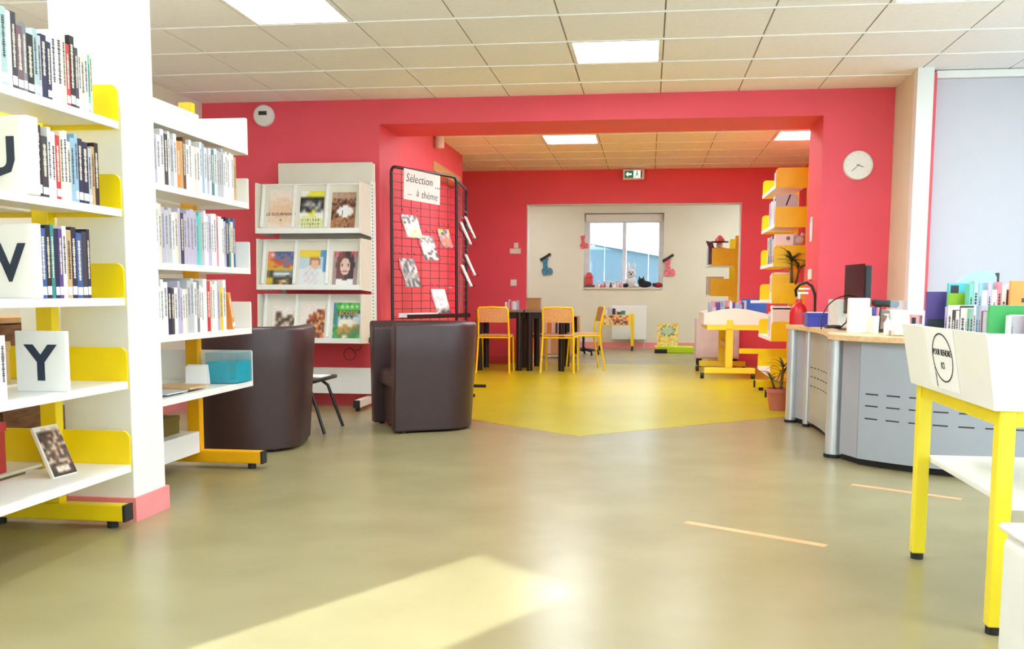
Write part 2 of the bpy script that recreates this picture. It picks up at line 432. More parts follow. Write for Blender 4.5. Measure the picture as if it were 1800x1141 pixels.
# ------------------------------------------------------------------ ceilings: grid bars and lift-out tiles
tile_me = MB().box(.005, .595, .0005, .5995, 0, .014).mesh('ceiling_tile', TILE)
def grid_ceiling(name, gx, gy, x0, x1, y0, y1, z, lamps, clip=None, outline=None, xmin=lambda y: -99, ymin=lambda x: -99):
    """tiles whose corners lie on gx+.6i, gy+.6j"""
    c = struct(name, MB().prism(outline, z+.03, z+.12) if outline else MB().box(x0, x1, y0, y1, z+.03, z+.12), TBAR)
    bars = MB(); rows_ = MB()
    i0, i1 = math.floor((x0-gx)/.6), math.ceil((x1-gx)/.6); j0, j1 = math.floor((y0-gy)/.6), math.ceil((y1-gy)/.6)
    for i in range(i0, i1+1):
        x = gx+.6*i
        if x0 < x < x1: bars.box(x-.012, x+.012, max(y0, ymin(x)), y1, z+.006, z+.03)
    for j in range(j0, j1+1):
        y = gy+.6*j
        if y0 < y < y1: rows_.box(max(x0, xmin(y)), x1, y-.005, y+.005, z-.006, z+.0295)
    obj('grid_bars', bars, TBAR, c)
    obj('cross_bars', rows_, mat('grid_bar_white', (255, 255, 255), .35), c)
    cuts = {}
    for i in range(i0, i1):
        for j in range(j0, j1):
            ax, bx_ = max(gx+.6*i, x0), min(gx+.6*i+.6, x1); ay, by = max(gy+.6*j, y0), min(gy+.6*j+.6, y1)
            if bx_-ax < .03 or by-ay < .03: continue
            if clip and clip((ax+bx_)/2, (ay+by)/2): continue
            if (i, j) in lamps: continue
            inst('tile', tile_me, c, (ax, ay, z), ((bx_-ax)/.6, (by-ay)/.6, 1))
    return c
def ceiling_lamp(x, y, z, label, k=None):
    t = thing('ceiling_light', label, 'ceiling light', (x, y, z), 0, 'square ceiling light panels')
    m = MB(); m.box(.004, .596, .004, .03, -.004, .02); m.box(.004, .596, .57, .596, -.004, .02); m.box(.004, .03, .03, .57, -.004, .02); m.box(.57, .596, .03, .57, -.004, .02)
    obj('frame', m, LAMPF, t); obj('diffuser', MB().box(.03, .57, .03, .57, .002, .015), GLOW, t)
G1X, G1Y = -3.8874*.6, 9.5516*.6
L1 = {(0, -1), (6, -1), (3, 1), (3, -4), (0, -6), (6, -6), (3, -9), (6, -11), (9, -3), (9, -8), (-2, -4)}
grid_ceiling('ceiling', G1X, G1Y, -3.739, 3.999, -2.99, WY-.001, C1, L1, lambda x, y: (x+2.16)*.72+(y-.18)*.69 < .3, [(-3.739, WY-.001), (-3.739, 1.8), (.85, -2.99), (3.999, -2.99), (3.999, WY-.001)],
             lambda y: -2.16-(y-.18)*.69/.72, lambda x: .18-(x+2.16)*.72/.69)
names1 = {(0, -1): 'square lit ceiling panel between the pillar top and the pink wall', (3, 1): 'square lit ceiling panel over the middle of the room, close to the pink wall', (6, -1): 'square lit ceiling panel above the reception desk'}
for ij in L1: ceiling_lamp(G1X+.6*ij[0], G1Y+.6*ij[1], C1, names1.get(ij, 'square lit ceiling panel over the entrance half of the room'))
G2X, G2Y = .06, 10.27
L2 = {(-2, 0), (2, 0), (-2, -2), (0, -2)}  # the two behind the header are unseen, added to brighten the inner room
grid_ceiling('ceiling_inner', G2X, G2Y, -3.6, 1.949, 8.631, 13.149, C2, L2, lambda x, y: x < -2.45 and y < 11.4)
names2 = {(-2, 0): 'square lit ceiling panel over the yellow floor by the exit sign', (2, 0): 'square lit ceiling panel above the yellow ended bookcase'}
for ij in L2: ceiling_lamp(G2X+.6*ij[0], G2Y+.6*ij[1], C2, names2.get(ij, 'added ceiling panel hidden behind the header to brighten the inner room'))
for x, y in ((-2.4, 15.6), (-.6, 14.2), (1.4, 15.6)): ceiling_lamp(x, y, 2.68, "added unseen ceiling panel to light the cream children's room")  # unseen panels added to light the far room

# ================================================================== BOOKS
HUES = {'white': (246, 246, 244), 'cream': (238, 228, 204), 'black': (30, 30, 34), 'navy': (30, 40, 74), 'blue': (58, 96, 160), 'sky blue': (150, 190, 214),
        'pale teal': (176, 206, 204), 'teal': (52, 140, 146), 'red': (204, 58, 66), 'pink': (238, 150, 160), 'purple': (92, 70, 140), 'lilac': (196, 190, 214),
        'orange': (238, 150, 70), 'tan': (206, 170, 120), 'yellow': (240, 206, 60), 'green': (70, 176, 96), 'lime': (150, 196, 40), 'grey': (130, 132, 140),
        'silver grey': (196, 200, 206), 'brown': (110, 72, 52), 'mauve': (120, 92, 100), 'mint': (120, 206, 180), 'charcoal': (62, 62, 70), 'aqua': (90, 200, 214)}
def hue(n): return mat('cover_'+n.replace(' ', '_'), HUES[n], .42, vary=.05, scale=25)
b = MB(); b.box(0, 1, 0, .02, 0, 1); b.box(0, .07, .02, 1, 0, 1); b.box(.93, 1, .02, 1, 0, 1); cover_me = b.mesh('cover', PAPER)
pages_me = MB().box(.08, .92, .021, .975, .012, .985).mesh('pages', PAGES)
def stripes(seed):
    r = random.Random(seed); z = .26+.1*r.random(); L, Rr = [], []; top = .78+.12*r.random(); wide = True
    while z < top:
        h = (.008+.02*r.random()) if wide else .007
        w = (.14+.13*r.random()) if wide else .03
        L += [(.5-w, z), (.5-w, z+h)]; Rr += [(.5+w, z), (.5+w, z+h)]; z += h; wide = not wide
    n = len(L); vv = [(x, -.003, q) for x, q in L]+[(x, -.003, q) for x, q in Rr]
    return MB().add(vv, [(k, n+k, n+k+1, k+1) for k in range(n-1)]).mesh('title', PAPER)
title_me = [stripes(k) for k in range(6)]
sticker_me = MB().box(.06, .94, -.005, 0, .05, .17).mesh('spine_sticker', PAPER)
LIGHTC = {'white', 'cream', 'sky blue', 'pale teal', 'silver grey', 'lilac', 'mint', 'yellow', 'aqua', 'pink', 'tan', 'lime'}
def book(loc, rz, w, h, d, colour, label, group, lean=0, detail=2):
    t = thing('book', label, 'book', loc, rz, group)
    if lean: t.rotation_euler = (Matrix.Rotation(rz, 3, 'Z') @ Matrix.Rotation(lean, 3, 'Y')).to_euler()
    t.scale = (w, d, h)
    inst('cover', cover_me, t, material=hue(colour)); inst('pages', pages_me, t)
    if detail:
        ink = hue(('charcoal' if detail > 1 else 'grey') if colour in LIGHTC else 'cream')
        if random.random() < .85: inst('title', random.choice(title_me), t, material=ink)
        if detail > 1 and random.random() < .8: inst('spine_sticker', sticker_me, t)
    return t
def size_word(w): return 'slim' if w < .019 else ('thick' if w > .032 else '')
def book_row(seq, x, y, z, rz, where, group, d=.16, h=(.20, .235), step=1, detail=2, lean=0):
    """seq: (colour, thickness) one by one; books advance along local x"""
    px, py = x, y; ux, uy = math.cos(rz), math.sin(rz)
    dims = [(h[0]+(h[1]-h[0])*random.random(), d*(.86+.14*random.random())) for _ in seq]
    base = ['%s %s %s book' % ('tall' if hh > (h[0]+h[1])/2 else 'short', size_word(w), c) for (c, w), (hh, dd) in zip(seq, dims)]
    base = [' '.join(q.split()) for q in base]
    for k, (colour, w) in enumerate(seq):
        hh, dd = dims[k]; beside = ''
        if base.count(base[k]) > 1:      # look-alikes in one row: say what stands on either side
            a, b = (seq[k-1][0] if k else None), (seq[k+1][0] if k+1 < len(seq) else None)
            beside = ' between %s and %s' % (a, b) if a and b else ' at the row end by %s' % (a or b)
        book((px, py, z), rz, w, hh, dd, colour, base[k]+beside+' '+where, group, lean, detail)
        px += ux*(w+.0012); py += uy*(w+.0012)
    return px, py
Q = math.pi/2

# ================================================================== BOOKCASES (yellow frame, white shelves)
def round_plate(y0, y1, w, h, r=.03):
    pts = [(0, 0), (w, 0)]
    for k in range(7):
        a = k*math.pi/12; pts.append((w-r+r*math.cos(a), h-r+r*math.sin(a)))
    pts.append((0, h))
    M = Matrix(((1, 0, 0, 0), (0, 0, 1, 0), (0, 1, 0, 0), (0, 0, 0, 1)))
    return MB().prism(pts, y0, y1, M)
def bookcase(label, xf, y0, y1, levels, plate_mat, plate_h, side, name='bookcase', back=True, top=None, plates=(0, 1), frame_mat=YEL, post_h=1.9, depth=.29, foot_ext=.02, short_near=False, corner=.03):
    """side=+1: shelves face +X with their front at xf; central posts behind"""
    t = thing(name, label, 'bookcase', (xf, y0, 0), 0)
    L = y1-y0; s = side; xb = -s*depth      # local: front at 0, back at xb
    def X(a, b): return (min(a, b), max(a, b))
    for yy in (.0, L-.05):
        a, b = X(xb, xb-s*.07)
        obj('post', MB().box(a, b, yy, yy+.05, .095, post_h), frame_mat, t, bevel=.004)
        fe_ = depth*.8 if (short_near and yy == 0) else foot_ext
        a, b = X(fe_*-s, xb-s*.33)
        ft = obj('foot', MB().box(a, b, yy-.005, yy+.055, .03, .095), frame_mat, t, bevel=.004)
        e = fe_*-s
        a, b = X(e, e+s*.012)
        obj('end_cap', MB().box(a, b, yy-.006, yy+.056, .029, .096), RUB, ft)
        for q in (-s*.06-s*fe_, xb-s*.28): obj('pad', MB().cyl((q, yy+.025, 0), (q, yy+.025, .03), .022, 12), RUB, ft, smooth=40)
    a, b = X(xb-s*.01, xb-s*.06)
    obj('cross_rail', MB().box(a, b, .05, L-.05, .12, .17), frame_mat, t)
    for i, z in enumerate(levels):
        for bk in ((0, 1) if back else (0,)):
            if bk == 0: a, b = X(0, xb)
            else: a, b = X(xb-s*.07, xb-s*.07-s*depth)
            m = MB(); m.box(a, b, .012, L-.012, z-.012, z); m.box(*(X(0, -s*.012) if bk == 0 else X(xb-s*.07-s*depth, xb-s*.058-s*depth)), .012, L-.012, z-.03, z-.012)
            sh = obj('shelf', m, WSH, t, bevel=.002)
            for e in plates:
                yy = L-.0115 if e else .0
                pm = round_plate(yy, yy+.011, depth-.004, plate_h[i], corner)
                if (s > 0) == (bk == 0): off = a
                else:
                    for q in range(len(pm.v)): pm.v[q] = (depth-.004-pm.v[q][0], pm.v[q][1], pm.v[q][2])
                    off = a+.004
                pm.v = [(p[0]+off, p[1], p[2]+z-.03) for p in pm.v]
                obj('end_plate', pm, plate_mat, sh)
    return t
AX, AY0, AY1 = -2.04, 2.6, 3.64
LA = (1.6, 1.265, .92, .59, .255)
bookcase('double-sided bookcase with yellow rounded end plates standing before the white column', AX, AY0, AY1, LA, YEL, [.17, .165, .165, .165, .165], 1, post_h=1.86)
BX, BY0, BY1 = -2.09, 3.99, 5.0
LB = (1.69, 1.41, 1.07, .755, .475)
bkB = bookcase('double-sided bookcase with white end plates and orange-yellow frame behind the white column', BX, BY0, BY1, LB, WSH, [.19, .16, .17, .17, .19], 1, post_h=1.93, frame_mat=mat('amber_enamel', (244, 176, 4), .35), foot_ext=-.05, short_near=True, corner=.008)
obj('base_shelf', MB().box(-.67, -.285, .012, .945, .085, .2), WSH, bkB, bevel=.004)

gA = ['books on the top shelf of the bookcase before the white column', 'books on the U shelf', 'books on the V shelf', 'books on the Y shelf']
def seqA(s):
    return [(c, w) for c, w in s]
S1 = [('white', .03), ('navy', .02), ('cream', .03), ('sky blue', .026), ('white', .03), ('pale teal', .03), ('white', .022), ('charcoal', .026), ('mauve', .03), ('grey', .02), ('black', .034), ('pale teal', .022), ('silver grey', .018), ('navy', .03), ('navy', .024), ('white', .03), ('white', .034), ('cream', .02), ('red', .022), ('black', .03), ('charcoal', .02), ('white', .016), ('cream', .02), ('white', .022), ('mint', .012), ('cream', .014)]
x, y = book_row(S1, AX-.012, 3.475-sum(w+.0012 for c, w in S1), LA[0], Q, 'top shelf before the column', gA[0], h=(.195, .25))
S2 = [('black', .04), ('charcoal', .034), ('white', .02), ('white', .022), ('red', .026), ('cream', .02), ('white', .022), ('cream', .018), ('sky blue', .024), ('sky blue', .02), ('navy', .028), ('navy', .034), ('silver grey', .02), ('tan', .02), ('black', .026)]
book_row(S2, AX-.012, 3.495-sum(w+.0012 for c, w in S2), LA[1], Q, 'beside the U letter box', gA[1], h=(.205, .245))
S3 = [('grey', .03), ('blue', .03), ('black', .026), ('teal', .02), ('navy', .024), ('purple', .022), ('white', .024), ('tan', .028), ('navy', .03), ('blue', .034), ('charcoal', .03), ('navy', .02)]
book_row(S3, AX-.012, 3.415-sum(w+.0012 for c, w in S3), LA[2], Q, 'beside the V letter box', gA[2], h=(.235, .255))
S4 = [('white', .036), ('cream', .03), ('white', .03), ('grey', .018), ('white', .04), ('white', .03)]
book_row(S4, AX-.03, 2.74, LA[3], Q, 'behind the Y letter box', gA[3], h=(.2, .235))
def letter_box(ch, y, z, h, th=.06):
    t = thing('letter_divider', 'white shelf divider box printed with a dark letter %s' % ch, 'shelf divider', (AX+.012, y, z))
    obj('box', MB().box(-.195, 0, 0, th, 0, h), PAPER, t, bevel=.003)
    text('letter', ch, .17, t, (-.098 if ch != 'U' else -.105, -.0012, h*.5-.062), FRONT, INK, offset=.006)
letter_box('U', 3.035, LA[1], .255); letter_box('V', 3.055, LA[2]-.0, .25, .03); letter_box('Y', 3.2, LA[3], .215, .02)
# small dvd leaning on the bottom shelf, and more cases further along
def dvd(x, y, z, rz, label):
    t = thing('dvd_case', label, 'dvd', (x, y, z), rz); t.rotation_euler = (-.42, 0, rz)
    obj('case', MB().box(0, .135, .0022, .016, 0, .205), mat('dvd_case', (226, 216, 200), .3), t, bevel=.002)
    R = random.Random(3); pal = {c: v for c, v in zip('abcdefgh', [(52, 46, 40), (120, 88, 64), (182, 140, 106), (70, 84, 60), (206, 176, 150), (96, 58, 44), (34, 32, 30), (230, 214, 196)])}
    rows = [''.join(R.choice('hhee' if i < 1 else 'abcdeefga') for _ in range(9)) for i in range(12)]+['afhehehga', 'aghhehhfa', 'gagagagag']
    picture('cover_print', rows, pal, .125, .19, t, x0=.005, z0=.005)
dvd(-2.16, 3.30, LA[4]+.001, Q-.1, 'leaning case with a dark jungle picture on the bare bottom shelf')
# row B1..B4
def whites(n, extra, lo=.018, hi=.034):
    s = [(random.choice(['white', 'white', 'white', 'white', 'silver grey', 'cream', 'white', 'lilac']), random.uniform(lo, hi)) for _ in range(n)]
    for i, c in extra.items(): s[i] = (c, s[i][1])
    return s
def fit(s, length):
    k = (length-.0013*len(s))/sum(w for c, w in s); return [(c, w*k) for c, w in s]
gB = ['books on the %s row of the bookcase behind the white column' % q for q in ('upper', 'second', 'third')]
book_row(fit(whites(31, {3: 'charcoal', 7: 'orange', 8: 'tan', 9: 'brown', 16: 'sky blue', 20: 'teal', 30: 'tan'}), .86), BX-.01, 4.0, LB[1], Q, 'upper row behind the column', gB[0], h=(.205, .24), detail=1)
book_row(fit(whites(29, {8: 'charcoal', 13: 'aqua', 14: 'mint', 18: 'lilac', 21: 'pink', 25: 'navy', 26: 'teal', 28: 'blue'}), .83), BX-.01, 4.0, LB[2], Q, 'second row behind the column', gB[1], h=(.225, .26), detail=1)
book_row(fit(whites(24, {3: 'navy', 4: 'charcoal', 9: 'cream', 13: 'grey', 17: 'red', 22: 'yellow'}), .70), BX-.01, 4.0, LB[3], Q, 'third row behind the column', gB[2], h=(.2, .255), detail=1)
book((BX-.012, 4.78, LB[3]), Q, .03, .19, .15, 'orange', 'leaning orange book at the end of the third row behind the column', gB[2], lean=-.3)
for k, (c, yy) in enumerate((('silver grey', 4.1), ('tan', 4.32))):
    t = thing('magazine', '%s magazine lying flat on the shelf below the books behind the column' % c, 'magazine', (BX-.24, yy, LB[4]+.001))
    obj('page_block', MB().box(0, .21, 0, .2, 0, .006+.004*k), hue(c), t)
    R = random.Random(k); picture('cover_print', [''.join(R.choice('abcd') for _ in range(6)) for _ in range(6)], {'a': (140, 140, 150), 'b': (90, 80, 80), 'c': (190, 180, 170), 'd': (60, 60, 64)}, .19, .18, t, x0=.01, z0=.01).rotation_euler = (-Q, 0, 0)
    t.children[-1].location = (0, 0, .0075+.004*k)
ab = thing('acrylic_box', 'clear acrylic box holding turquoise leaflets on the end of the shelf', 'leaflet holder', (BX-.16, 4.76, LB[4]))
m = MB(); m.box(0, .17, 0, .003, 0, .16); m.box(0, .17, .197, .2, 0, .16); m.box(0, .003, .003, .197, 0, .16); m.box(.167, .17, .003, .197, 0, .16); m.box(.003, .167, .003, .197, 0, .003)
obj('box', m, ACRYL, ab); obj('leaflets', MB().box(.006, .164, .01, .19, .004, .11), mat('turquoise_paper', (20, 190, 208), .5), ab)
sb = thing('paper_slip', 'small white folded card beside the acrylic box', 'card', (BX-.2, 4.62, LB[4]))
obj('front_sheet', MB().box(0, .11, 0, .0015, 0, .1), PAPER, sb); obj('back_sheet', MB().box(0, .11, .045, .0465, 0, .1, Matrix.Rotation(.2, 4, 'X')), PAPER, sb)
fb = thing('flat_box', 'long white cardboard box lying on top of the bookcase behind the column', 'box', (BX-.2, 4.02, LB[0]))
obj('box', MB().box(0, .19, 0, .42, 0, .075), PAPER, fb, bevel=.003); obj('lid', MB().box(-.003, .193, -.003, .423, .055, .078), PAPER, fb, bevel=.002)
ds = thing('file_box', 'dark olive file box lying on the low white base shelf behind the column', 'box', (BX-.6, 4.56, .201))
obj('box', MB().box(0, .24, 0, .3, 0, .09), mat('olive_card', (110, 92, 30), .7), ds, bevel=.003); obj('lid', MB().box(-.002, .242, -.002, .302, .07, .093), mat('olive_card', (110, 92, 30), .7), ds)
# things on the far sides, glimpsed between the shelves
for k, (yy, z, c, w, h) in enumerate(((2.75, LA[2], 'tan', .3, .13), (3.15, LA[2], 'brown', .34, .1), (2.8, LA[3], 'charcoal', .24, .2), (3.2, LA[3], 'tan', .25, .16), (2.72, LA[4], 'brown', .3, .2), (3.1, LA[4], 'red', .3, .19))):
    t = thing('storage_box', '%s lidded storage box on the far side of the bookcase before the column' % c, 'box', (AX-.63, yy, z), 0, 'boxes on the far side of the bookcase')
    obj('box', MB().box(0, .25, 0, w, 0, h), hue(c), t, bevel=.003); obj('lid', MB().box(-.004, .254, -.004, w+.004, h-.03, h+.004), hue(c), t, bevel=.002)
cb = thing('low_cabinet', 'low brown wooden cabinet against the cream side wall behind the bookcases', 'cabinet', (-3.72, 2.6, 0))
obj('body', MB().box(0, .45, 0, 2.6, .08, .78), DWOOD, cb, bevel=.004); obj('plinth', MB().box(.03, .42, .03, 2.57, 0, .08), RUB, cb); obj('worktop', MB().box(-.0, .47, -.01, 2.61, .78, .81), PLY, cb, bevel=.003)
for k in range(4):
    dd = obj('door', MB().box(.451, .468, .01+.65*k, .64+.65*k, .1, .77), DWOOD, cb, bevel=.002)
    obj('handle', MB().cyl((.485, .58+.65*k-.0, .5), (.485, .58+.65*k, .62), .006, 8).box(.468, .485, .576+.65*k, .584+.65*k, .505, .513).box(.468, .485, .576+.65*k, .584+.65*k, .607, .615), STEEL, dd)

# ================================================================== TUB ARMCHAIRS
def tub_chair(label, loc, ang):
    """local: seat faces +Y, outer width .65, depth .64"""
    t = thing('armchair', label, 'armchair', loc, ang)
    W, D, T, H = .31, .64, .075, .745
    R = .27
    path = [(W, D), (W, D*.72), (W, R*1.05)]
    for k in range(1, 12):
        a = -k*math.pi/12
        path.append((W*math.cos(a), R+R*math.sin(a)))
    path += [(-W, R*1.05), (-W, D*.72), (-W, D)]
    def section(flare):
        s_ = [(0, .012), (0+flare*.35, .25), (flare*.7, .5), (flare, H-.03), (flare-.008, H-.008), (flare-.03, H), (flare-T+.02, H), (flare-T, H-.012), (-T, H-.05), (-T, .30), (-T, .012)]
        return s_
    pts = []; N = len(path)
    for i, (x, y) in enumerate(path):
        a = Vector(path[max(i-1, 0)]); b = Vector(path[min(i+1, N-1)]); d = (b-a).normalized(); n = Vector((-d.y, d.x))*1
        if n.dot(Vector((x, y-R*1.2))) < 0: n = -n
        fl = .042
        drop = 0
        for o_, z in section(fl): pts.append((x+n.x*o_, y+n.y*o_, z))
    K = 11; fs = []
    for i in range(N-1):
        fs += [(i*K+k, i*K+(k+1) % K, (i+1)*K+(k+1) % K, (i+1)*K+k) for k in range(K)]
    fs += [tuple(range(K)), tuple(range((N-1)*K, N*K))[::-1]]
    mb = MB(); mb.add(pts, fs)
    obj('shell', mb, LEATH, t, smooth=50, bevel=.012, seg=3)
    inner = W-T-.003
    seat = [(-inner, D-.035), (inner, D-.035), (inner, .33), (inner*.85, .19), (inner*.5, .11), (0, .085), (-inner*.5, .11), (-inner*.85, .19), (-inner, .33)]
    obj('seat_cushion', MB().prism(seat, .285, .41), LEATH, t, smooth=40, bevel=.03, seg=4)
    obj('seat_base', MB().prism([(x*.995, y if y < .5 else y-.03) for x, y in seat], .02, .284), LEATH, t, smooth=40, bevel=.008)
    for x, y in ((-.28, .57), (.28, .57), (-.17, .09), (.17, .09)): obj('foot', MB().cyl((x, y, 0), (x, y, .03), .02, 12), RUB, t, smooth=40)
    return t
ua = math.atan2(.5, -.866)   # dummy
fx, fy = -.866, -.5
angR = math.atan2(fy, fx)-Q
tub_chair('dark brown tub armchair turned side-on, seat opening towards the coffee table', (-1.816-fx*.63, 6.61-fy*.63, 0), angR)
tub_chair('dark brown tub armchair seen from its rounded back, beside the white bookcase shelves', (-2.345, 5.41, 0), .2)
ct = thing('coffee_table', 'low black coffee table with bent metal legs between the two armchairs', 'coffee table', (-2.5, 6.42, 0))
obj('table_top', MB().box(-.33, .33, -.26, .26, .345, .37), DMETAL, ct, bevel=.008)
for sx in (-1, 1):
    for sy in (-1, 1):
        obj('leg', MB().tube([(sx*.16, sy*.14, .338), (sx*.24, sy*.17, .335), (sx*.285, sy*.18, .30), (sx*.32, sy*.185, .2), (sx*.385, sy*.2, .008)], .011, 10), DMETAL, ct, smooth=50)
lp = thing('leaflet', 'white leaflet lying on the black coffee table', 'leaflet', (-2.33, 6.36, .371)); obj('sheet', MB().box(0, .15, 0, .21, 0, .003), PAPER, lp)
obj('fold', MB().box(.0, .148, .002, .208, .0034, .006), PAPER, lp)

# ================================================================== MAGAZINE RACK
RX0, RX1, RYB = -3.085, -2.225, 7.83
rk = thing('magazine_rack', 'ivory metal magazine rack with three tilted display tiers against the pink wall', 'magazine rack', (RX0, 0, 0))
RW = RX1-RX0
obj('back_panel', MB().box(.05, RW-.01, RYB+.03, RYB+.045, 1.36, 2.0), IVORY, rk, bevel=.003)
for x in (.05, RW-.035):
    u = obj('upright', MB().box(x, x+.035, RYB+.046, RYB+.075, .06, 1.99), IVORY, rk, bevel=.002)
st = MB()
for k in range(46): st.box(RW+.004, RW+.0105, RYB-.005, RYB+.01, .62+.027*k, .634+.027*k)
us = obj('side_strip', MB().box(RW-.01, RW+.01, RYB-.03, RYB+.046, .5, 1.84), WSH, rk)
hl = MB()
for k in range(46): hl.box(RW+.0, RW+.006, RYB-.0315, RYB-.03, .54+.028*k, .552+.028*k)
obj('slot', hl, SLOT, us, kind='stuff')
for x in (.06, RW-.06):
    ft = obj('foot', MB().box(x-.025, x+.025, 7.52, RYB+.07, .03, .09), IVORY, rk, bevel=.003)
    obj('end_cap', MB().box(x-.026, x+.026, 7.505, 7.52, .03, .09), RUB, ft); obj('pad', MB().cyl((x, 7.55, 0), (x, 7.55, .03), .02, 10), RUB, ft)
obj('base_panel', MB().box(.06, RW-.01, RYB-.05, RYB-.03, .115, .33), WSH, rk, bevel=.003)
TIERS = ((1.415, 1.80), (.972, 1.363), (.55, .925))
def tier(z0, z1):
    t = obj('display_tier', MB().box(0, RW-.02, 0, .012, 0, z1-z0+.02, Matrix.Translation((0, 7.54, z0)) @ Matrix.Rotation(-.24, 4, 'X')), IVORY, rk)
    obj('lower_lip', MB().box(0, RW-.02, 7.50, 7.545, z0-.006, z0+.012).box(0, RW-.02, 7.50, 7.506, z0+.012, z0+.035), WSH, t, bevel=.002)
    obj('top_edge', MB().box(0, RW-.02, 7.622, 7.66, z1-.004, z1+.004), WSH, t)
    for x in (RW-.021,):
        s_ = MB().add([(x, 7.50, z0-.006), (x+.011, 7.50, z0-.006), (x+.011, RYB+.03, z0-.02), (x, RYB+.03, z0-.02), (x, 7.52, z1+.006), (x+.011, 7.52, z1+.006), (x+.011, RYB+.03, z1+.006), (x, RYB+.03, z1+.006)], [(0, 3, 2, 1), (4, 5, 6, 7), (0, 1, 5, 4), (1, 2, 6, 5), (2, 3, 7, 6), (3, 0, 4, 7)])
        obj('side_plate', s_, IVORY, t)
    s_ = MB().add([(-.011, 7.50, z0-.006), (0, 7.50, z0-.006), (0, RYB+.03, z0-.02), (-.011, RYB+.03, z0-.02), (-.011, 7.52, z1+.006), (0, 7.52, z1+.006), (0, RYB+.03, z1+.006), (-.011, RYB+.03, z1+.006)], [(0, 3, 2, 1), (4, 5, 6, 7), (0, 1, 5, 4), (1, 2, 6, 5), (2, 3, 7, 6), (3, 0, 4, 7)])
    obj('side_plate', s_, IVORY, t)
    TM = Matrix.Translation((0, 7.54, z0)) @ Matrix.Rotation(-.24, 4, 'X')
    for x in (.015, .275, .545): obj('divider', MB().box(x, x+.022, -.02, -.0005, .04, z1-z0+.01, TM), WSH, t, bevel=.002)
    obj('back_bracket', MB().box(.1, RW-.1, 7.65, RYB+.03, z1-.03, z1-.02), IVORY, t)
for z0, z1 in TIERS: tier(z0, z1)
def magazine(label, x, z, w, h, rows, pal, titles=(), name='magazine', group=None):
    h *= 1.08; w *= 1.05; x -= .004
    t = thing(name, label, 'magazine', (RX0+x, 7.533, z+.016), 0, group); t.rotation_euler = (-.24, 0, 0)
    obj('page_block', MB().box(0, w, .0012, .008, 0, h), PAPER, t)
    picture('cover_print', rows, pal, w, h, t, th=.0011)
    for body, size, px, pz, mt in titles: text('title', body, size, t, (px, -.001, pz), FRONT, mt, extrude=.0004)
    return t
def noise_rows(seed, R, C, bands):
    r = random.Random(seed); return [''.join(r.choice(bands[min(int(i*len(bands)/R), len(bands)-1)]) for _ in range(C)) for i in range(R)]
def im(f, C, R):       # ascii picture from a function of u,v
    return [''.join(f((j+.5)/C, (i+.5)/R) for j in range(C)) for i in range(R)]
P1 = {'a': (232, 198, 166), 'b': (238, 212, 188), 'c': (242, 226, 214), 'd': (236, 232, 226)}
magazine('peach coloured magazine titled LE GOURMAND with a small star', .085, TIERS[0][0], .2, .31, im(lambda u, v: 'abcd'[min(3, int(abs(v-.52)*5.5+abs(u-.5)*1.2))], 12, 16), P1, (('LE GOURMAND', .034, .1, .125, BINK), ('+', .05, .1, .07, hue('brown'))))
P2 = {'w': (244, 244, 238), 'y': (232, 226, 70), 'g': (70, 70, 72), 'm': (140, 138, 140), 'l': (196, 194, 196), 'p': (226, 230, 170), 'k': (34, 34, 34)}
r2 = ['wwwyyyyy', 'wwyyyyyy', 'kkkkkkkk', 'kgmmgkmg', 'gmlmlglk', 'kgkmglmk', 'glkkymgl', 'wwwyywww', 'wpppppww', 'pppppppp', 'pppppppp', 'wppppppp', 'pppppppp']
magazine('white magazine with a yellow heading, a black and white photograph and rows of numerals', .34, TIERS[0][0], .185, .30, r2, P2, (('0 1 8 1 5 6 8', .028, .092, .078, BINK), ('2 1 7 6 4 1 9', .028, .092, .045, BINK), ('3 6 1 0 2 4 7', .028, .092, .012, BINK)))
P3 = {'a': (92, 56, 44), 'b': (140, 92, 70), 'c': (186, 140, 112), 'd': (70, 40, 36), 'e': (166, 112, 70), 'w': (244, 244, 246), 's': (190, 160, 140)}
r3 = noise_rows(5, 18, 13, ['sssc', 'abcd', 'abcda', 'abde', 'abeec', 'abcee'])
r3 = [''.join('w' if ((j-7)/4.2)**2+((i-8.5)/2.6)**2 < 1 else ch for j, ch in enumerate(r)) for i, r in enumerate(r3)]
magazine('brown autumn leaf magazine with a white patch and a slim numeral', .60, TIERS[0][0], .185, .29, r3, P3, (('1', .06, .09, .125, BINK),))
P4 = {'b': (84, 96, 140), 'c': (120, 120, 160), 'o': (226, 150, 60), 'r': (200, 90, 70), 'k': (60, 54, 44), 'y': (214, 180, 50), 't': (120, 140, 150), 'p': (232, 130, 120), 'g': (110, 104, 70), 'w': (240, 236, 226)}
r4 = ['ppbbbbbc', 'pwcbccbc', 'ppccbccb', 'orrccrcc', 'oorrrccc', 'oyorrcrc', 'ooroycry', 'yyyyyyyy', 'gktttttt', 'gkwwwwwt', 'gkttttkt', 'yykkkkgk', 'yykgowgk', 'yykkogrk', 'gkkwwkgk']
magazine('magazine with a sunset town over a yellow band and dark landscape', .06, TIERS[1][0], .205, .27, r4, P4)
def face(u, v, top, hair, side=''):
    e = ((u-.55)/.2)**2+((v-.33)/.2)**2
    return e
def fam(u, v):
    if v < .16: return 'y' if u < .78 else 'b'
    if u > .88 and v < .6: return 'b'
    if ((u-.58)/.16)**2+((v-.34)/.16)**2 < 1: return 'f' if v > .26 else 'h'
    if ((u-.58)/.2)**2+((v-.31)/.19)**2 < 1: return 'h'
    if ((u-.45)/.3)**2+((v-.72)/.3)**2 < 1: return 'w' if (int(u*13)+int(v*15)) % 3 else 'l'
    return 'l' if v < .5 else 'p'
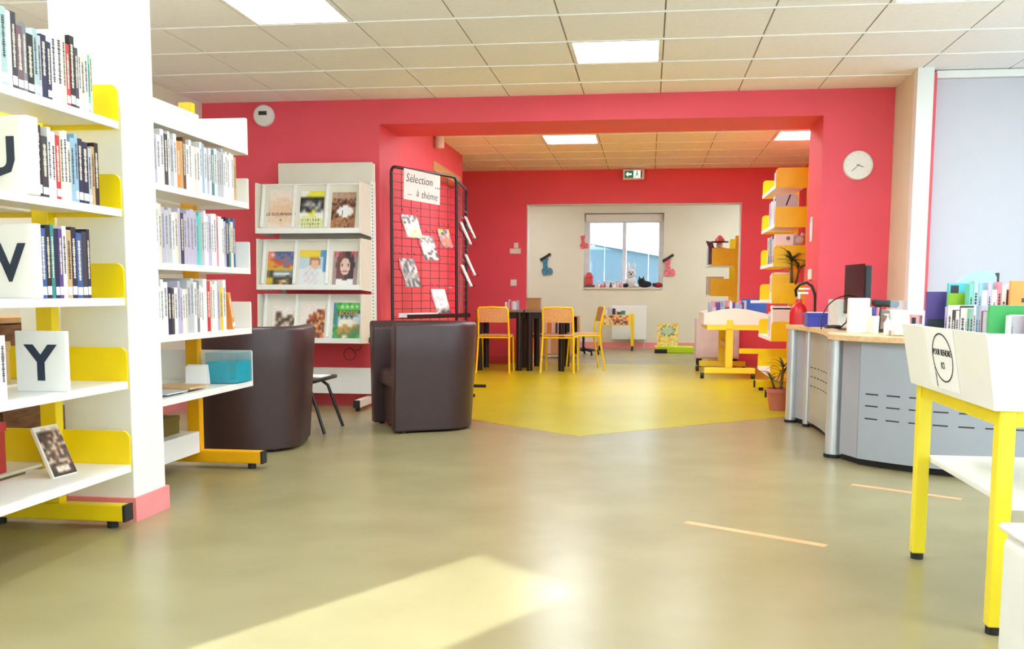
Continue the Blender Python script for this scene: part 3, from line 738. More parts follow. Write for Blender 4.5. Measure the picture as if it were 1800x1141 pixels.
P5 = {'y': (238, 212, 60), 'b': (92, 150, 200), 'f': (232, 186, 158), 'h': (170, 116, 70), 'w': (236, 222, 222), 'l': (190, 214, 226), 'p': (226, 230, 232)}
magazine('pale blue magazine titled Santé with a smiling person in white', .325, TIERS[1][0], .21, .28, im(fam, 18, 22), P5, (('Santé', .062, .085, .236, hue('yellow')),))
def lady(u, v):
    if ((u-.5)/.2)**2+((v-.42)/.24)**2 < 1:
        if abs(v-.38) < .03 and .08 < abs(u-.5) < .16: return 'd'
        if abs(v-.56) < .025 and abs(u-.5) < .08: return 'r'
        return 'f'
    if v < .16 and abs(u-.5) > .1 and int(u*16) % 2: return 'r'
    if ((u-.5)/.38)**2+((v-.38)/.42)**2 < 1: return 'h' if u > .5 else 'm'
    if abs(u-.5) < .12 and .6 < v < .8: return 'f'
    if abs(u-.5) < .34 and v > .78: return 'w'
    if abs(u-.5) < .36 and v > .3: return 'h' if u > .5 else 'm'
    return 'g'
P6 = {'f': (232, 196, 184), 'd': (70, 50, 50), 'r': (206, 62, 80), 'h': (60, 38, 40), 'm': (110, 66, 64), 'w': (240, 236, 236), 'g': (166, 140, 140)}
magazine('fashion magazine with a long dark haired face under red lettering', .605, TIERS[1][0], .19, .27, im(lady, 20, 26), P6)
P7 = {'w': (240, 232, 226), 'a': (96, 72, 56), 'b': (196, 180, 160), 'c': (60, 46, 38), 'd': (224, 214, 200)}
magazine('cream magazine with small brown animals, half behind the armchair back', .095, TIERS[2][0], .18, .26, ['wwwwwwww', 'wwwwwwww', 'waawwwwd', 'waabwaad', 'wabaccba', 'wbcabbac', 'waadbdab', 'dacabcad', 'wdbabdba', 'wwdadadw', 'wwwwwwww'], P7)
P8 = {'w': (240, 228, 220), 'a': (150, 70, 40), 'b': (206, 120, 60), 'c': (90, 40, 30), 'd': (232, 170, 100)}
r8 = noise_rows(9, 14, 12, ['abcd']); r8 = [''.join(ch if ((j-10.5)/8.5)**2+((i-8.5)/7)**2 < 1 else 'w' for j, ch in enumerate(r)) for i, r in enumerate(r8)]
magazine('cream cookery magazine with a round orange brown dish', .33, TIERS[2][0], .19, .27, r8, P8)
P9 = {'g': (70, 190, 60), 'G': (40, 130, 50), 'b': (52, 120, 170), 'w': (236, 230, 214), 's': (200, 210, 220), 'k': (40, 70, 60), 'o': (190, 140, 60), 'y': (230, 220, 90), 't': (110, 120, 60)}
r9 = ['bgGgggGgggg', 'bggwgwgwgwg', 'bGggggggggg', 'bGkkkkkkkkk', 'GbkkkkkkkbS'.replace('S', 's'), 'bGsksksksss', 'GbswwwwwsSs'.replace('S', 's'), 'bbwwwwwwwss', 'gGwwoowwoot', 'bGooootottt', 'GgootoottGt', 'gGotttttGGt', 'bgGtwwtGGGg', 'gGgGwGgGGgg']
magazine('bright green magazine titled ECOSSE with a landscape', .60, TIERS[2][0], .21, .285, r9, P9, (('ECOSSE', .045, .125, .205, hue('yellow')),))
cl = thing('hanging_cable', 'thin black cable looped below the magazine rack tiers', 'cable', (-2.4, 7.6, .4))
pts = [(.18, .1, .16)]+[(.12-.03*k+.02*math.sin(k), .05, .13-.05*math.sin(k*.8)) for k in range(4)]+[(.02+.05*math.cos(a*.6), .05, .05+.05*math.sin(a*.6)) for a in range(12)]
obj('cord', MB().tube(pts, .003, 6), DMETAL, cl); obj('plug', MB().cyl((.18, .1, .14), (.18, .1, .185), .012, 10), DMETAL, cl)

# ================================================================== BLACK WIRE GRID DISPLAY
gd = thing('wire_display', 'folding black wire grid display standing at the edge of the opening', 'display stand')
PA, PB, PC = Vector((-2.12, 8.02, 0)), Vector((-1.735, 8.84, 0)), Vector((-1.80, 9.68, 0))
def grid_panel(a, b, zt):
    d = (b-a); L = d.length; d.normalize()
    fr = MB(); r = .05
    pts = [a+Vector((0, 0, .03)), a+Vector((0, 0, zt-r))]
    for k in range(1, 6): q = k*math.pi/10; pts.append(a+d*(r-r*math.cos(q))+Vector((0, 0, zt-r+r*math.sin(q))))
    for k in range(0, 6): q = k*math.pi/10; pts.append(b-d*(r-r*math.sin(q))+Vector((0, 0, zt-r+r*math.cos(q))))
    pts += [b+Vector((0, 0, .03))]
    fo = obj('panel_frame', MB().tube(pts, .013, 10), DMETAL, gd, smooth=50)
    w = MB(); n = int(L/.145)
    for k in range(1, n+1):
        p = a+d*(L*k/(n+1)); w.cyl(p+Vector((0, 0, .15)), p+Vector((0, 0, zt-.015)), .0026, 5)
    z = .15
    while z < zt-.05: w.cyl(a+Vector((0, 0, z)), b+Vector((0, 0, z)), .0026, 5); z += .066
    obj('wire_grid', w, DMETAL, fo, kind='stuff')
    nrm = Vector((-d.y, d.x, 0))
    return d, nrm
dA, nA = grid_panel(PA, PB, 1.985); dB, nB = grid_panel(PB, PC, 1.965)
for p, n_ in ((PA, nA), (PB, nA), (PC, Vector((1, .05, 0)))):
    obj('foot', MB().box(-.2, .2, -.015, .015, 0, .03, Matrix.Translation(p) @ Matrix.Rotation(math.atan2(n_.y, n_.x), 4, 'Z')), DMETAL, gd, bevel=.003)
OUT = Vector((dA.y, -dA.x, 0))
angA = math.atan2(dA.y, dA.x)
sg = thing('handwritten_sign', 'white paper sign handwritten Sélection à thème on the wire display', 'sign', PA+dA*.14+OUT*.02+Vector((0, 0, 1.975)), angA)
sg.rotation_euler = (0, .03, angA)
obj('paper', MB().box(0, .5, 0, .002, -.245, .01), PAPER, sg)
for body, size, px_, pz_ in (('Sélection', .1, .025, -.095), ('...', .12, .425, -.11), ('...', .09, .05, -.205), ('à', .09, .165, -.205), ('thème', .09, .235, -.212)):
    text('writing', body, size, sg, (px_, -.001, pz_), FRONT, BINK, align='LEFT', shear=.15, offset=-.001)
def hung(label, s, z, w, h, pal, seed, lean=.32, base=PA, d=dA, out=OUT):
    p = base+d*s+out*.02+Vector((0, 0, z)); a = math.atan2(d.y, d.x)
    # pocket (part of the stand)
    pk = MB(); top = p; 
    for q in (0, w*.5, w): 
        aa = p+d*q+Vector((0, 0, .05)); bb = p+d*q+out*(.02)+Vector((0, 0, .03)); cc = p+d*q+out*(math.sin(lean)*h+.012)+Vector((0, 0, -h*math.cos(lean)-.008)); ee = cc+out*.02+Vector((0, 0, .015))
        pk.tube([aa, bb], .0025, 5); pk.tube([p+d*q-out*.01+Vector((0, 0, -.0)), p+d*q-out*.008+Vector((0, 0, -h*.3)), cc, ee], .0025, 5)
    obj('pocket', pk, DMETAL, gd)
    t = thing('booklet', label, 'booklet', p+out*(math.sin(lean)*h+.006)+Vector((0, 0, -h*math.cos(lean))), a)
    t.rotation_euler = (Matrix.Rotation(a, 3, 'Z') @ Matrix.Rotation(-lean, 3, 'X')).to_euler()
    obj('page_block', MB().box(0, w, .0012, .012, 0, h), PAPER, t)
    r = random.Random(seed); rows = [''.join(r.choice(pal[0][min(int(i*len(pal[0])/10), len(pal[0])-1)]) for _ in range(7)) for i in range(10)]
    picture('cover_print', rows, pal[1], w, h, t, th=.0011)
INKP = {'w': (246, 244, 240), 'k': (40, 40, 44), 'g': (130, 130, 132), 'l': (200, 198, 196), 'y': (226, 210, 90), 'r': (204, 110, 100), 'o': (214, 150, 90), 'p': (236, 190, 196), 'n': (90, 96, 90)}
hung('white booklet with dark lettering and a yellow patch hooked high on the wire display', .1, 1.60, .2, .2, (['wkg', 'wwk', 'www', 'wwy', 'wyw'], INKP), 1)
hung('white booklet with small dark figures hooked in the middle of the wire display', .33, 1.44, .19, .22, (['wlg', 'wwl', 'wkw', 'wwk'], INKP), 2)
hung('black and white photo booklet hooked low on the wire display', .07, 1.235, .19, .25, (['kgl', 'wgk', 'nlg', 'gkl'], INKP), 3)
hung('small pink and yellow booklet hooked next to the display post', .6, 1.51, .15, .17, (['ygk', 'glr', 'rro', 'rrp'], INKP), 4)
hung('pale grey booklet hooked at the foot of the wire display', .5, .98, .19, .22, (['www', 'lww', 'wlw', 'glk'], INKP), 5)
OUTB = Vector((-dB.y, dB.x, 0)); OUTB = OUTB if OUTB.x > 0 else -OUTB
for k, (s, z) in enumerate(((.12, 1.60), (.5, 1.68), (.18, 1.21), (.52, 1.32))):
    hung(['white slanted booklet on the end panel of the display, upper near pocket', 'white slanted booklet on the end panel of the display, upper far pocket', 'white slanted booklet on the end panel of the display, lower near pocket', 'white slanted booklet on the end panel of the display, lower far pocket'][k], s, z, .17, .22, (['wwp', 'wlw', 'www'], INKP), 10+k, .42, PB, dB, OUTB)
lw = thing('flat_folder', 'white folder lying in the bottom tray of the wire display', 'folder', PA+dA*.03+OUT*.03+Vector((0, 0, .74)), angA)
obj('cover', MB().box(0, .42, -.12, 0, 0, .004), PAPER, lw); obj('sheets', MB().box(.01, .41, -.118, -.004, .0045, .035), PAPER, lw)
obj('tray', MB().box(.0, .9, .0, .003, -.006, .03, Matrix.Translation(PA+OUT*.16+Vector((0, 0, .735))) @ Matrix.Rotation(angA, 4, 'Z')).box(0, .9, 0, .15, -.006, -.002, Matrix.Translation(PA+OUT*.16+Vector((0, 0, .735))) @ Matrix.Rotation(angA, 4, 'Z')), DMETAL, gd)

# ================================================================== WALL FIXTURES
ck = thing('wall_clock', 'round white wall clock on the pink wall', 'clock', (1.584, WY-.001, 1.936))
RX = Matrix.Rotation(Q, 4, 'X')
obj('case', MB().lathe([(.112, 0), (.112, .02), (.105, .03), (.1, .03), (.098, .022), (0.001, .022)], 40, RX), WSH, ck, smooth=35)
def hand(ang, L, w): 
    return MB().box(-w, w, -.026, -.0245, -.015, L, Matrix.Rotation(ang, 4, 'Y'))
obj('hour_hand', hand(math.radians(109), .042, .0022), BLACK, ck); obj('minute_hand', hand(math.radians(228), .066, .0016), BLACK, ck)
mk = MB()
for k in range(12): mk.box(-.001, .001, -.0228, -.0222, .08, .088, Matrix.Rotation(k*math.pi/6, 4, 'Y'))
obj('hour_marks', mk, mat('grey_marks', (170, 170, 170), .6), ck)
sn = thing('alarm_sounder', 'round white alarm sounder with a dark slot high on the pink wall', 'alarm', (-3.189, WY-.001, 2.405))
obj('body', MB().lathe([(.088, 0), (.088, .03), (.075, .045), (0.001, .048)], 32, RX), WSH, sn, smooth=40); obj('slot', MB().box(-.035, .035, -.0505, -.04, .0, .032), SLOT, sn)
ex = thing('exit_sign', 'green and white illuminated exit sign below the inner ceiling', 'exit sign', (-.35, 13.0, 2.42))
obj('housing', MB().box(0, .275, 0, .05, 0, .13), WSH, ex, bevel=.005)
GRN = mat('exit_green', (0, 120, 90), .4, emit=.25); EXW = mat('exit_white', (225, 250, 245), .4, emit=.6)
obj('green_panel', MB().box(.02, .135, -.003, -.0005, .022, .112), GRN, ex); obj('white_panel', MB().box(.135, .225, -.003, -.0005, .022, .112), EXW, ex); obj('dark_edge', MB().box(.225, .24, -.003, -.0005, .022, .112), BLACK, ex)
Mx = Matrix(((1, 0, 0, 0), (0, 0, 1, 0), (0, 1, 0, 0), (0, 0, 0, 1)))
obj('arrow', MB().prism([(.035, .068), (.065, .1), (.065, .08), (.11, .08), (.11, .056), (.065, .056), (.065, .036)], -.005, -.0032, Mx), EXW, ex)
rm = MB(); rm.ball((.18, -.004, .098), .009, 8, 5, (1, .3, 1)); rm.prism([(.17, .062), (.188, .062), (.19, .088), (.172, .088)], -.005, -.0032, Mx); rm.prism([(.15, .03), (.16, .028), (.182, .062), (.172, .064)], -.005, -.0032, Mx); rm.prism([(.178, .062), (.188, .06), (.208, .04), (.2, .034)], -.005, -.0032, Mx)
obj('running_figure', rm, GRN, ex)
obj('ceiling_rod', MB().cyl((.07, .025, .13), (.07, .025, .148), .006, 8).cyl((.2, .025, .13), (.2, .025, .148), .006, 8), STEEL, ex)
def plate(name, label, cat, x, y, z, w, h):
    t = thing(name, label, cat, (x, y, z)); obj('plate', MB().box(-w/2, w/2, -.012, 0, -h/2, h/2), WSH, t, bevel=.003); obj('rocker', MB().box(-w*.28, w*.28, -.016, -.012, -h*.28, h*.28), PAPER, t)
plate('wall_switch', 'white light switch low on the pink wall beside the second opening', 'switch', -1.797, 13.149, 1.088, .085, .085)
plate('thermostat', 'white control box high on the pink wall beside the second opening', 'control', -1.776, 13.149, 1.51, .15, .07)
plate('call_point', 'small white box above the control box on the pink wall', 'control', -1.765, 13.149, 1.585, .06, .07)
def xplate(name, label, cat, x, y, z, w, h):
    t = thing(name, label, cat, (x, y, z)); obj('plate', MB().box(-.012, 0, -w/2, w/2, -h/2, h/2), WSH, t, bevel=.003); obj('rocker', MB().box(-.016, -.012, -w*.28, w*.28, -h*.28, h*.28), PAPER, t)
xplate('wall_switch', 'tall narrow white switch strip on the side of the opening', 'switch', 1.3165, 8.34, 1.475, .08, .2)
xplate('wall_switch', 'double white light switch on the side of the opening near the fire extinguisher', 'switch', 1.3165, 8.34, 1.11, .15, .085)
el = thing('emergency_light', 'tubular white emergency lamp high on the inner pink side wall', 'lamp', (-2.209, 10.1, 2.43)); obj('body', MB().cyl((.05, 0, 0), (.05, 0, .13), .05, 16), IVORY, el, smooth=40); obj('bracket', MB().box(0, .05, -.02, .02, .04, .09), WSH, el)

# ================================================================== YELLOW CHAIRS AND TABLES
def make_chair(label, loc, rz):
    """local: sitter faces +Y, backrest at -Y"""
    t = thing('school_chair', label, 'chair', loc, rz, 'yellow school chairs')
    for s in (-1, 1):
        obj('frame_leg', MB().tube([(s*.2, -.22, .0), (s*.185, -.15, .42), (s*.18, -.17, .6), (s*.18, -.205, .75), (s*.165, -.212, .775), (s*.0, -.214, .782)], .012, 8), YEL, t, smooth=50)
        obj('front_leg', MB().tube([(s*.185, -.15, .425), (s*.19, .14, .425), (s*.19, .165, .41), (s*.195, .2, .0)], .012, 8), YEL, t, smooth=50)
    obj('seat_rail', MB().cyl((-.185, -.15, .42), (.185, -.15, .42), .01, 8).cyl((-.19, .14, .42), (.19, .14, .42), .01, 8), YEL, t)
    obj('seat', MB().box(-.19, .19, -.17, .2, .44, .452), PLY, t, bevel=.01)
    obj('backrest', MB().add([(-.17, -.182, .6), (0, -.2, .6), (.17, -.182, .6), (.17, -.212, .765), (0, -.23, .765), (-.17, -.212, .765), (-.17, -.17, .6), (0, -.188, .6), (.17, -.17, .6), (.17, -.2, .765), (0, -.218, .765), (-.17, -.2, .765)], [(0, 1, 4, 5), (1, 2, 3, 4), (6, 11, 10, 7), (7, 10, 9, 8), (0, 6, 7, 1), (1, 7, 8, 2), (5, 4, 10, 11), (4, 3, 9, 10), (0, 5, 11, 6), (2, 8, 9, 3)]), PLY, t, smooth=60)
    return t
make_chair('yellow tubular school chair in front of the red wall, back turned to the armchairs', (-1.82, 11.72, 0), 0)
make_chair('yellow tubular school chair whose back hides a black table leg', (-1.045, 11.8, 0), -.06)
make_chair('yellow tubular school chair at the end of the dark tables', (-.78, 12.36, 0), Q+.25)
make_chair('yellow tubular school chair half hidden behind the armchair and the wire display', (-2.36, 12.2, 0), -Q-.2)
def table(label, x0, x1, y0, y1):
    t = thing('dark_table', label, 'table', ((x0+x1)/2, (y0+y1)/2, 0)); w, d_ = (x1-x0)/2, (y1-y0)/2
    obj('table_top', MB().box(-w, w, -d_, d_, .715, .742), mat('grey_brown_top', (120, 104, 98), .3), t, bevel=.004)
    obj('apron', MB().box(-w+.03, w-.03, -d_+.03, -d_+.05, .64, .715).box(-w+.03, w-.03, d_-.05, d_-.03, .64, .715).box(-w+.03, -w+.05, -d_+.05, d_-.05, .64, .715).box(w-.05, w-.03, -d_+.05, d_-.05, .64, .715), DMETAL, t)
    for sx in (-1, 1):
        for sy in (-1, 1): obj('leg', MB().cyl((sx*(w-.055), sy*(d_-.055), 0), (sx*(w-.055), sy*(d_-.055), .715), .038, 16), DMETAL, t, smooth=40)
table('dark table with thick round black legs standing by the red wall', -2.1, -1.50, 11.85, 12.45)
table('dark table with thick round black legs standing towards the window room', -1.48, -.98, 11.85, 12.75)
hb = 'books standing on the dark table'
book_row([('white', .02), ('pink', .02), ('silver grey', .016), ('red', .02), ('lilac', .018), ('cream', .02), ('white', .02), ('sky blue', .02)], -1.76, 12.1, .743, 0, 'standing on the dark table', hb, d=.1, h=(.09, .13), detail=0)
bx = thing('cardboard_box', 'small brown patterned box on the table by the opening edge', 'box', (-1.52, 12.35, .743)); 
obj('box', MB().box(0, .17, 0, .12, 0, .14), wood('brown_card', (150, 110, 60), (190, 150, 84), 8), bx, bevel=.004); obj('lid', MB().box(-.004, .174, -.004, .124, .12, .146), wood('brown_card2', (140, 104, 54), (176, 140, 80), 8), bx)
# low wooden bookcase in the window room seen between the table legs
lb = thing('low_bookcase', 'low wooden bookcase filled with picture books behind the black table legs', 'bookcase', (-1.9, 14.4, 0))
obj('side_panel', MB().box(0, .025, 0, .3, 0, .62), PLY, lb); obj('side_panel', MB().box(.875, .9, 0, .3, 0, .62), PLY, lb); obj('back_panel', MB().box(.025, .875, .28, .3, .02, .62), DWOOD, lb)
for z in (.04, .34, .6): obj('shelf', MB().box(.025, .875, 0, .28, z, z+.02), PLY, lb)
book_row(fit([(random.choice(['brown', 'cream', 'mauve', 'tan', 'charcoal', 'white', 'orange']), random.uniform(.02, .04)) for _ in range(26)], .8), -1.86, 14.42, .361, 0, 'in the low wooden bookcase top', 'picture books in the low wooden bookcase', h=(.18, .225), d=.2, detail=0)
book_row(fit([(random.choice(['orange', 'orange', 'cream', 'tan', 'yellow']), random.uniform(.05, .09)) for _ in range(11)], .8), -1.86, 14.42, .061, 0, 'in the low wooden bookcase bottom', 'orange boxes and books in the low wooden bookcase', h=(.2, .26), d=.22, detail=0)

# ================================================================== CHILDREN'S ROOM
bc = thing('book_bin', 'yellow wheeled book bin with a patterned trough in front of the radiator', 'book bin', (-.52, 16.6, 0))
R = random.Random(4)
m = MB(); m.box(-.24, .24, -.2, -.185, .42, .6); m.box(-.24, .24, .185, .2, .42, .6); m.box(-.24, -.225, -.185, .185, .42, .6); m.box(.225, .24, -.185, .185, .42, .6); m.box(-.225, .225, -.185, .185, .42, .435)
obj('trough', m, YEL2, bc)
picture('front_print', [''.join(R.choice('abcde') for _ in range(14)) for _ in range(5)], {'a': (236, 200, 120), 'b': (220, 90, 60), 'c': (250, 236, 180), 'd': (70, 60, 56), 'e': (240, 170, 100)}, .4, .15, bc, y=-.2025, x0=-.2, z0=.435)
for sx in (-1, 1):
    for sy in (-1, 1):
        lg = obj('leg', MB().box(sx*.27-.025, sx*.27+.025, sy*.17-.025, sy*.17+.025, .08, .62), YEL, bc, bevel=.005)
        obj('caster', MB().cyl((sx*.27-.015, sy*.17, .04), (sx*.27+.015, sy*.17, .04), .04, 14), RUB, lg, smooth=40)
book_row([('white', .05), ('lilac', .04), ('silver grey', .04), ('navy', .05), ('pink', .03), ('charcoal', .06), ('teal', .07), ('white', .05)], -.72, 16.46, .437, 0, 'in the yellow wheeled bin', 'books in the wheeled book bin', h=(.2, .28), d=.2, detail=0)
rd = thing('radiator', 'white panel radiator under the far window', 'radiator', (-.62, FY-.09, 0))
obj('panel', MB().box(0, .6, 0, .05, .15, .74), WSH, rd, bevel=.01)
fn = MB(); [fn.box(.03+.045*k, .05+.045*k, -.006, -.0005, .18, .71) for k in range(13)]
obj('ribs', fn, WSH, rd); obj('bracket', MB().box(.1, .13, .05, .075, .6, .66).box(.47, .5, .05, .075, .6, .66), STEEL, rd); obj('pipe', MB().tube([(.57, .03, .16), (.57, .03, 0)], .009, 8), STEEL, rd)
cs = thing('chair_base', 'black five-star caster base of a chair beside the book bin', 'chair', (-.98, 15.2, 0))
obj('hub', MB().cyl((0, 0, .05), (0, 0, .12), .03, 12), RUB, cs)
for k in range(5):
    a = k*1.2566+.3; obj('arm', MB().tube([(0, 0, .09), (.24*math.cos(a), .24*math.sin(a), .06)], [.02, .012], 8), RUB, cs); obj('caster', MB().cyl((.24*math.cos(a)-.012, .24*math.sin(a), .026), (.24*math.cos(a)+.012, .24*math.sin(a), .026), .026, 12), RUB, cs)
obj('gas_post', MB().cyl((0, 0, .12), (0, 0, .3), .018, 10), RUB, cs); obj('seat', MB().box(-.17, .17, -.17, .17, .3, .35), hue('orange'), cs, bevel=.02)
lm = mat('lime_foam', (190, 226, 20), .6)
ls = thing('display_step', 'lime green foam step with a black corner on the far room floor', 'foam step', (.12, 15.95, 0))
obj('step', MB().box(.06, .62, 0, .4, 0, .1), lm, ls, bevel=.01); obj('black_corner', MB().box(0, .2, -.06, -.002, 0, .06), RUB, ls, bevel=.01); obj('edge', MB().box(0, .058, 0, .38, .02, .1), hue('yellow'), ls, bevel=.005)
R = random.Random(8)
pb = thing('picture_book', 'large yellow patterned picture book standing on the lime step', 'book', (.16, 16.02, .101)); pb.rotation_euler = (-.12, 0, 0)
obj('page_block', MB().box(0, .33, .0012, .014, 0, .37), PAGES, pb)
def pbk(u, v):
    e = ((u-.5)/.36)**2+((v-.32)/.26)**2
    if e < .5: return 'g'
    if e < 1: return R.choice('wdt')
    return R.choice('yyyow')
picture('cover_print', im(pbk, 16, 18), {'g': (190, 214, 160), 'w': (240, 240, 200), 'd': (90, 110, 80), 't': (130, 160, 120), 'y': (240, 220, 90), 'o': (226, 180, 60)}, .33, .37, pb, th=.0011)
# boots and ornaments on the cream wall
BOOT = [(-.09, -.13), (-.07, -.17), (.08, -.18), (.11, -.15), (.11, -.09), (.07, -.05), (.03, -.06), (.03, .03), (.06, .13), (-.06, .12), (-.05, .02), (-.06, -.05), (-.09, -.08)]
def boot(label, x, z, s, rgb, nm, bow, flip=1):
    t = thing('felt_boot', label, 'wall decoration', (x, FY-.001, z)); t.rotation_euler = (0, -.12*flip, 0)
    obj('boot', MB().prism([(flip*a*s, b_*s) for a, b_ in BOOT], -.022, 0, Mx), mat(nm, rgb, .8, vary=.35, scale=30), t)
    if bow: obj('bow', MB().prism([(flip*a*s, b_*s) for a, b_ in ((-.1, .13), (-.02, .16), (.1, .22), (.12, .18), (0, .12), (-.09, .08))], -.03, -.0225, Mx), BLACK, t)
boot('blue felt boot with a black ribbon hanging alone on the cream wall', -1.79, 1.44, .95, (72, 128, 146), 'blue_felt', True)
boot('red felt boot overlapping the upper edge of the window reveal', -1.135, 1.86, .75, (226, 108, 104), 'red_felt', False)
boot('pink felt boot with a black bow next to the window', .34, 1.42, .95, (236, 120, 130), 'pink_felt', True)
gh = thing('lantern_house', 'red felt house lantern in the window corner on the sill', 'ornament', (-1.03, FY+.03, WZ0+.005))
obj('body', MB().box(-.065, .065, -.045, .045, .045, .17), mat('red_felt2', (214, 78, 76), .7), gh, bevel=.01); obj('roof', MB().prism([(-.075, .17), (.075, .17), (.03, .26), (-.03, .26)], -.05, .05, Mx), mat('red_felt2', (214, 78, 76), .7), gh); obj('stand', MB().box(-.07, .1, -.05, .05, 0, .045), hue('brown'), gh)
R = random.Random(12)
for k in range(9):
    c = R.choice([('pink', (228, 150, 140)), ('cream', (240, 210, 190)), ('red', (196, 80, 80)), ('white', (240, 232, 228)), ('brown', (110, 60, 56))]); x = -.87+.055*k
    t = thing('figurine', 'little %s figurine in the row on the window sill' % c[0], 'figurine', (x, FY+.03+.02*R.random(), WZ0+.005), 0, 'figurines on the window sill'); hh = .05+.05*R.random()
    obj('body', MB().lathe([(.022, 0), (.026, hh*.4), (.014, hh*.8), (.006, hh)], 10), mat('figurine_'+c[0], c[1], .5), t, smooth=50); obj('head', MB().ball((0, 0, hh+.014), .018, 10, 6), mat('figurine_skin', (238, 198, 176), .5), t, smooth=60)
pd = thing('plush_dog', 'white spotted plush toy with floppy ears sitting on the window sill', 'plush toy', (-.3, FY+.03, WZ0+.005))
WP = mat('white_plush', (236, 234, 236), .9, vary=.06, scale=40, bump=.5); BP = mat('black_plush', (40, 36, 40), .9, vary=.2, scale=40, bump=.5)
obj('body', MB().ball((0, 0, .1), .1, 14, 10, (1, .5, 1)), WP, pd, smooth=80); obj('head', MB().ball((0, -.03, .25), .085, 14, 10, (1, .6, .95)), WP, pd, smooth=80)
for s in (-1, 1):
    obj('ear', MB().ball((s*.05, 0, .37), .045, 10, 8, (.6, .5, 1.6)), WP, pd, smooth=80); obj('paw', MB().ball((s*.09, -.05, .035), .045, 10, 8, (1.1, 1, .8)), BP if s < 0 else WP, pd, smooth=80); obj('eye', MB().ball((s*.03, -.083, .265), .012, 8, 6), BLACK, pd, smooth=80)
obj('nose', MB().ball((0, -.09, .23), .016, 8, 6), BLACK, pd, smooth=80)
pc = thing('plush_cat', 'dark plush animal lying beside the white toy on the sill', 'plush toy', (-.1, FY+.04, WZ0+.005)); obj('body', MB().ball((.04, 0, .06), .07, 14, 10, (1.7, .6, .85)), BP, pc, smooth=80); obj('head', MB().ball((-.02, -.02, .11), .06, 12, 8, (1.1, .6, .9)), BP, pc, smooth=80); obj('ear', MB().cyl((-.05, 0, .15), (-.06, 0, .2), .02, 8, .004), BP, pc); obj('ear', MB().cyl((.01, 0, .15), (.02, 0, .2), .02, 8, .004), BP, pc)
pr_ = thing('plush_ladybird', 'dark red plush toy at the end of the window sill', 'plush toy', (.17, FY+.04, WZ0+.005)); obj('body', MB().ball((0, 0, .045), .06, 12, 8, (1.3, .6, .75)), mat('red_plush', (150, 36, 44), .9, vary=.2), pr_, smooth=80); obj('head', MB().ball((-.07, -.01, .05), .032, 10, 8), BP, pr_, smooth=80)
# bookcase D in the window room
DX = .86
dk = thing('wall_bookcase', "yellow bookcase with wooden trays just inside the children's room", 'bookcase', (DX, 14.4, 0))
AMB = mat('amber_enamel', (244, 176, 4), .35)
for y in (0, .95):
    obj('post', MB().box(.36, .44, y, y+.05, .05, 1.78), YEL, dk, bevel=.004); obj('foot', MB().box(0, .46, y, y+.05, 0, .05), YEL, dk, bevel=.004)
for z in (.4, .935, 1.37):
    sh = obj('shelf', MB().box(.0, .36, .012, .988, z-.02, z), WSH, dk)
    for y in (-.002, .989): obj('end_plate', MB().box(.035, .358, y, y+.011, z-.02, z+.23), YEL, sh, bevel=.004)
for z, g in ((.936, 'lower'), (1.371, 'upper')):
    book_row([(random.choice(['charcoal', 'tan', 'brown', 'mauve', 'cream', 'silver grey']), random.uniform(.03, .06)) for _ in range(9)], DX+.01, 14.62+.6, z, -Q, '%s window room shelf' % g, 'books on the %s shelf of the window room bookcase' % g, h=(.24, .27), d=.25, detail=0)
wp = thing('witch_puppet', 'puppet with a purple robe and a red hat with a dark brim', 'puppet', (DX+.15, 14.52, 1.371))
PUR = mat('purple_cloth', (110, 78, 104), .9, vary=.2)
obj('robe', MB().lathe([(.075, 0), (.085, .06), (.07, .15), (.035, .24)], 14), PUR, wp, smooth=50); obj('head', MB().ball((0, 0, .275), .05, 12, 8), mat('figurine_skin', (238, 198, 176), .5), wp, smooth=70)
obj('hat_brim', MB().cyl((0, 0, .315), (0, 0, .33), .125, 20), mat('dark_felt', (60, 36, 44), .9), wp); obj('hat_crown', MB().lathe([(.075, .33), (.06, .37), (.025, .41), (.004, .42)], 14), mat('red_felt', (226, 108, 104), .8), wp, smooth=50)
obj('cape', MB().prism([(-.2, .34), (-.1, .32), (-.07, .2), (-.08, .0), (-.13, .0), (-.15, .22)], -.02, .005, Mx), PUR, wp)

# ================================================================== BOOKCASE C BEHIND THE OPENING
CXF, CY0, CY1 = 1.085, 8.93, 9.93
LC = (1.9, 1.56, 1.22, .895, .56, .24)
ckc = bookcase('double-sided bookcase with square yellow end plates beside the opening in the pink wall', CXF, CY0, CY1, LC, YEL, [.175, .18, .185, .18, .175, .17], -1, post_h=2.05, depth=.275, foot_ext=-.02, back=False)
gC = ['books on the %s shelf of the bookcase beside the opening' % q for q in ('top', 'second', 'third', 'fourth', 'low')]
def rowC(seq, lvl, k, h):
    book_row(seq, CXF+.02, CY0+(.16 if lvl == 4 else .05)+sum(w+.0012 for c, w in seq), LC[lvl], -Q, '%s yellow plated shelf' % ('top', 'second', 'third', 'fourth', 'low')[lvl], gC[k], h=h, d=.19, detail=1)
rowC([('silver grey', .05), ('lilac', .04), ('white', .04), ('pink', .03), ('cream', .04)], 0, 0, (.1, .14))
rowC([('lilac', .04), ('sky blue', .03), ('navy', .03), ('white', .04), ('lilac', .04), ('silver grey', .03), ('white', .05), ('grey', .03), ('white', .04), ('lilac', .04), ('charcoal', .03), ('white', .05), ('white', .05)], 1, 1, (.2, .26))
rowC([('white', .05), ('black', .04), ('black', .05), ('white', .03), ('charcoal', .04), ('black', .05), ('white', .03), ('navy', .04), ('charcoal', .04), ('white', .04), ('black', .05), ('white', .04), ('silver grey', .05)], 2, 2, (.22, .255))
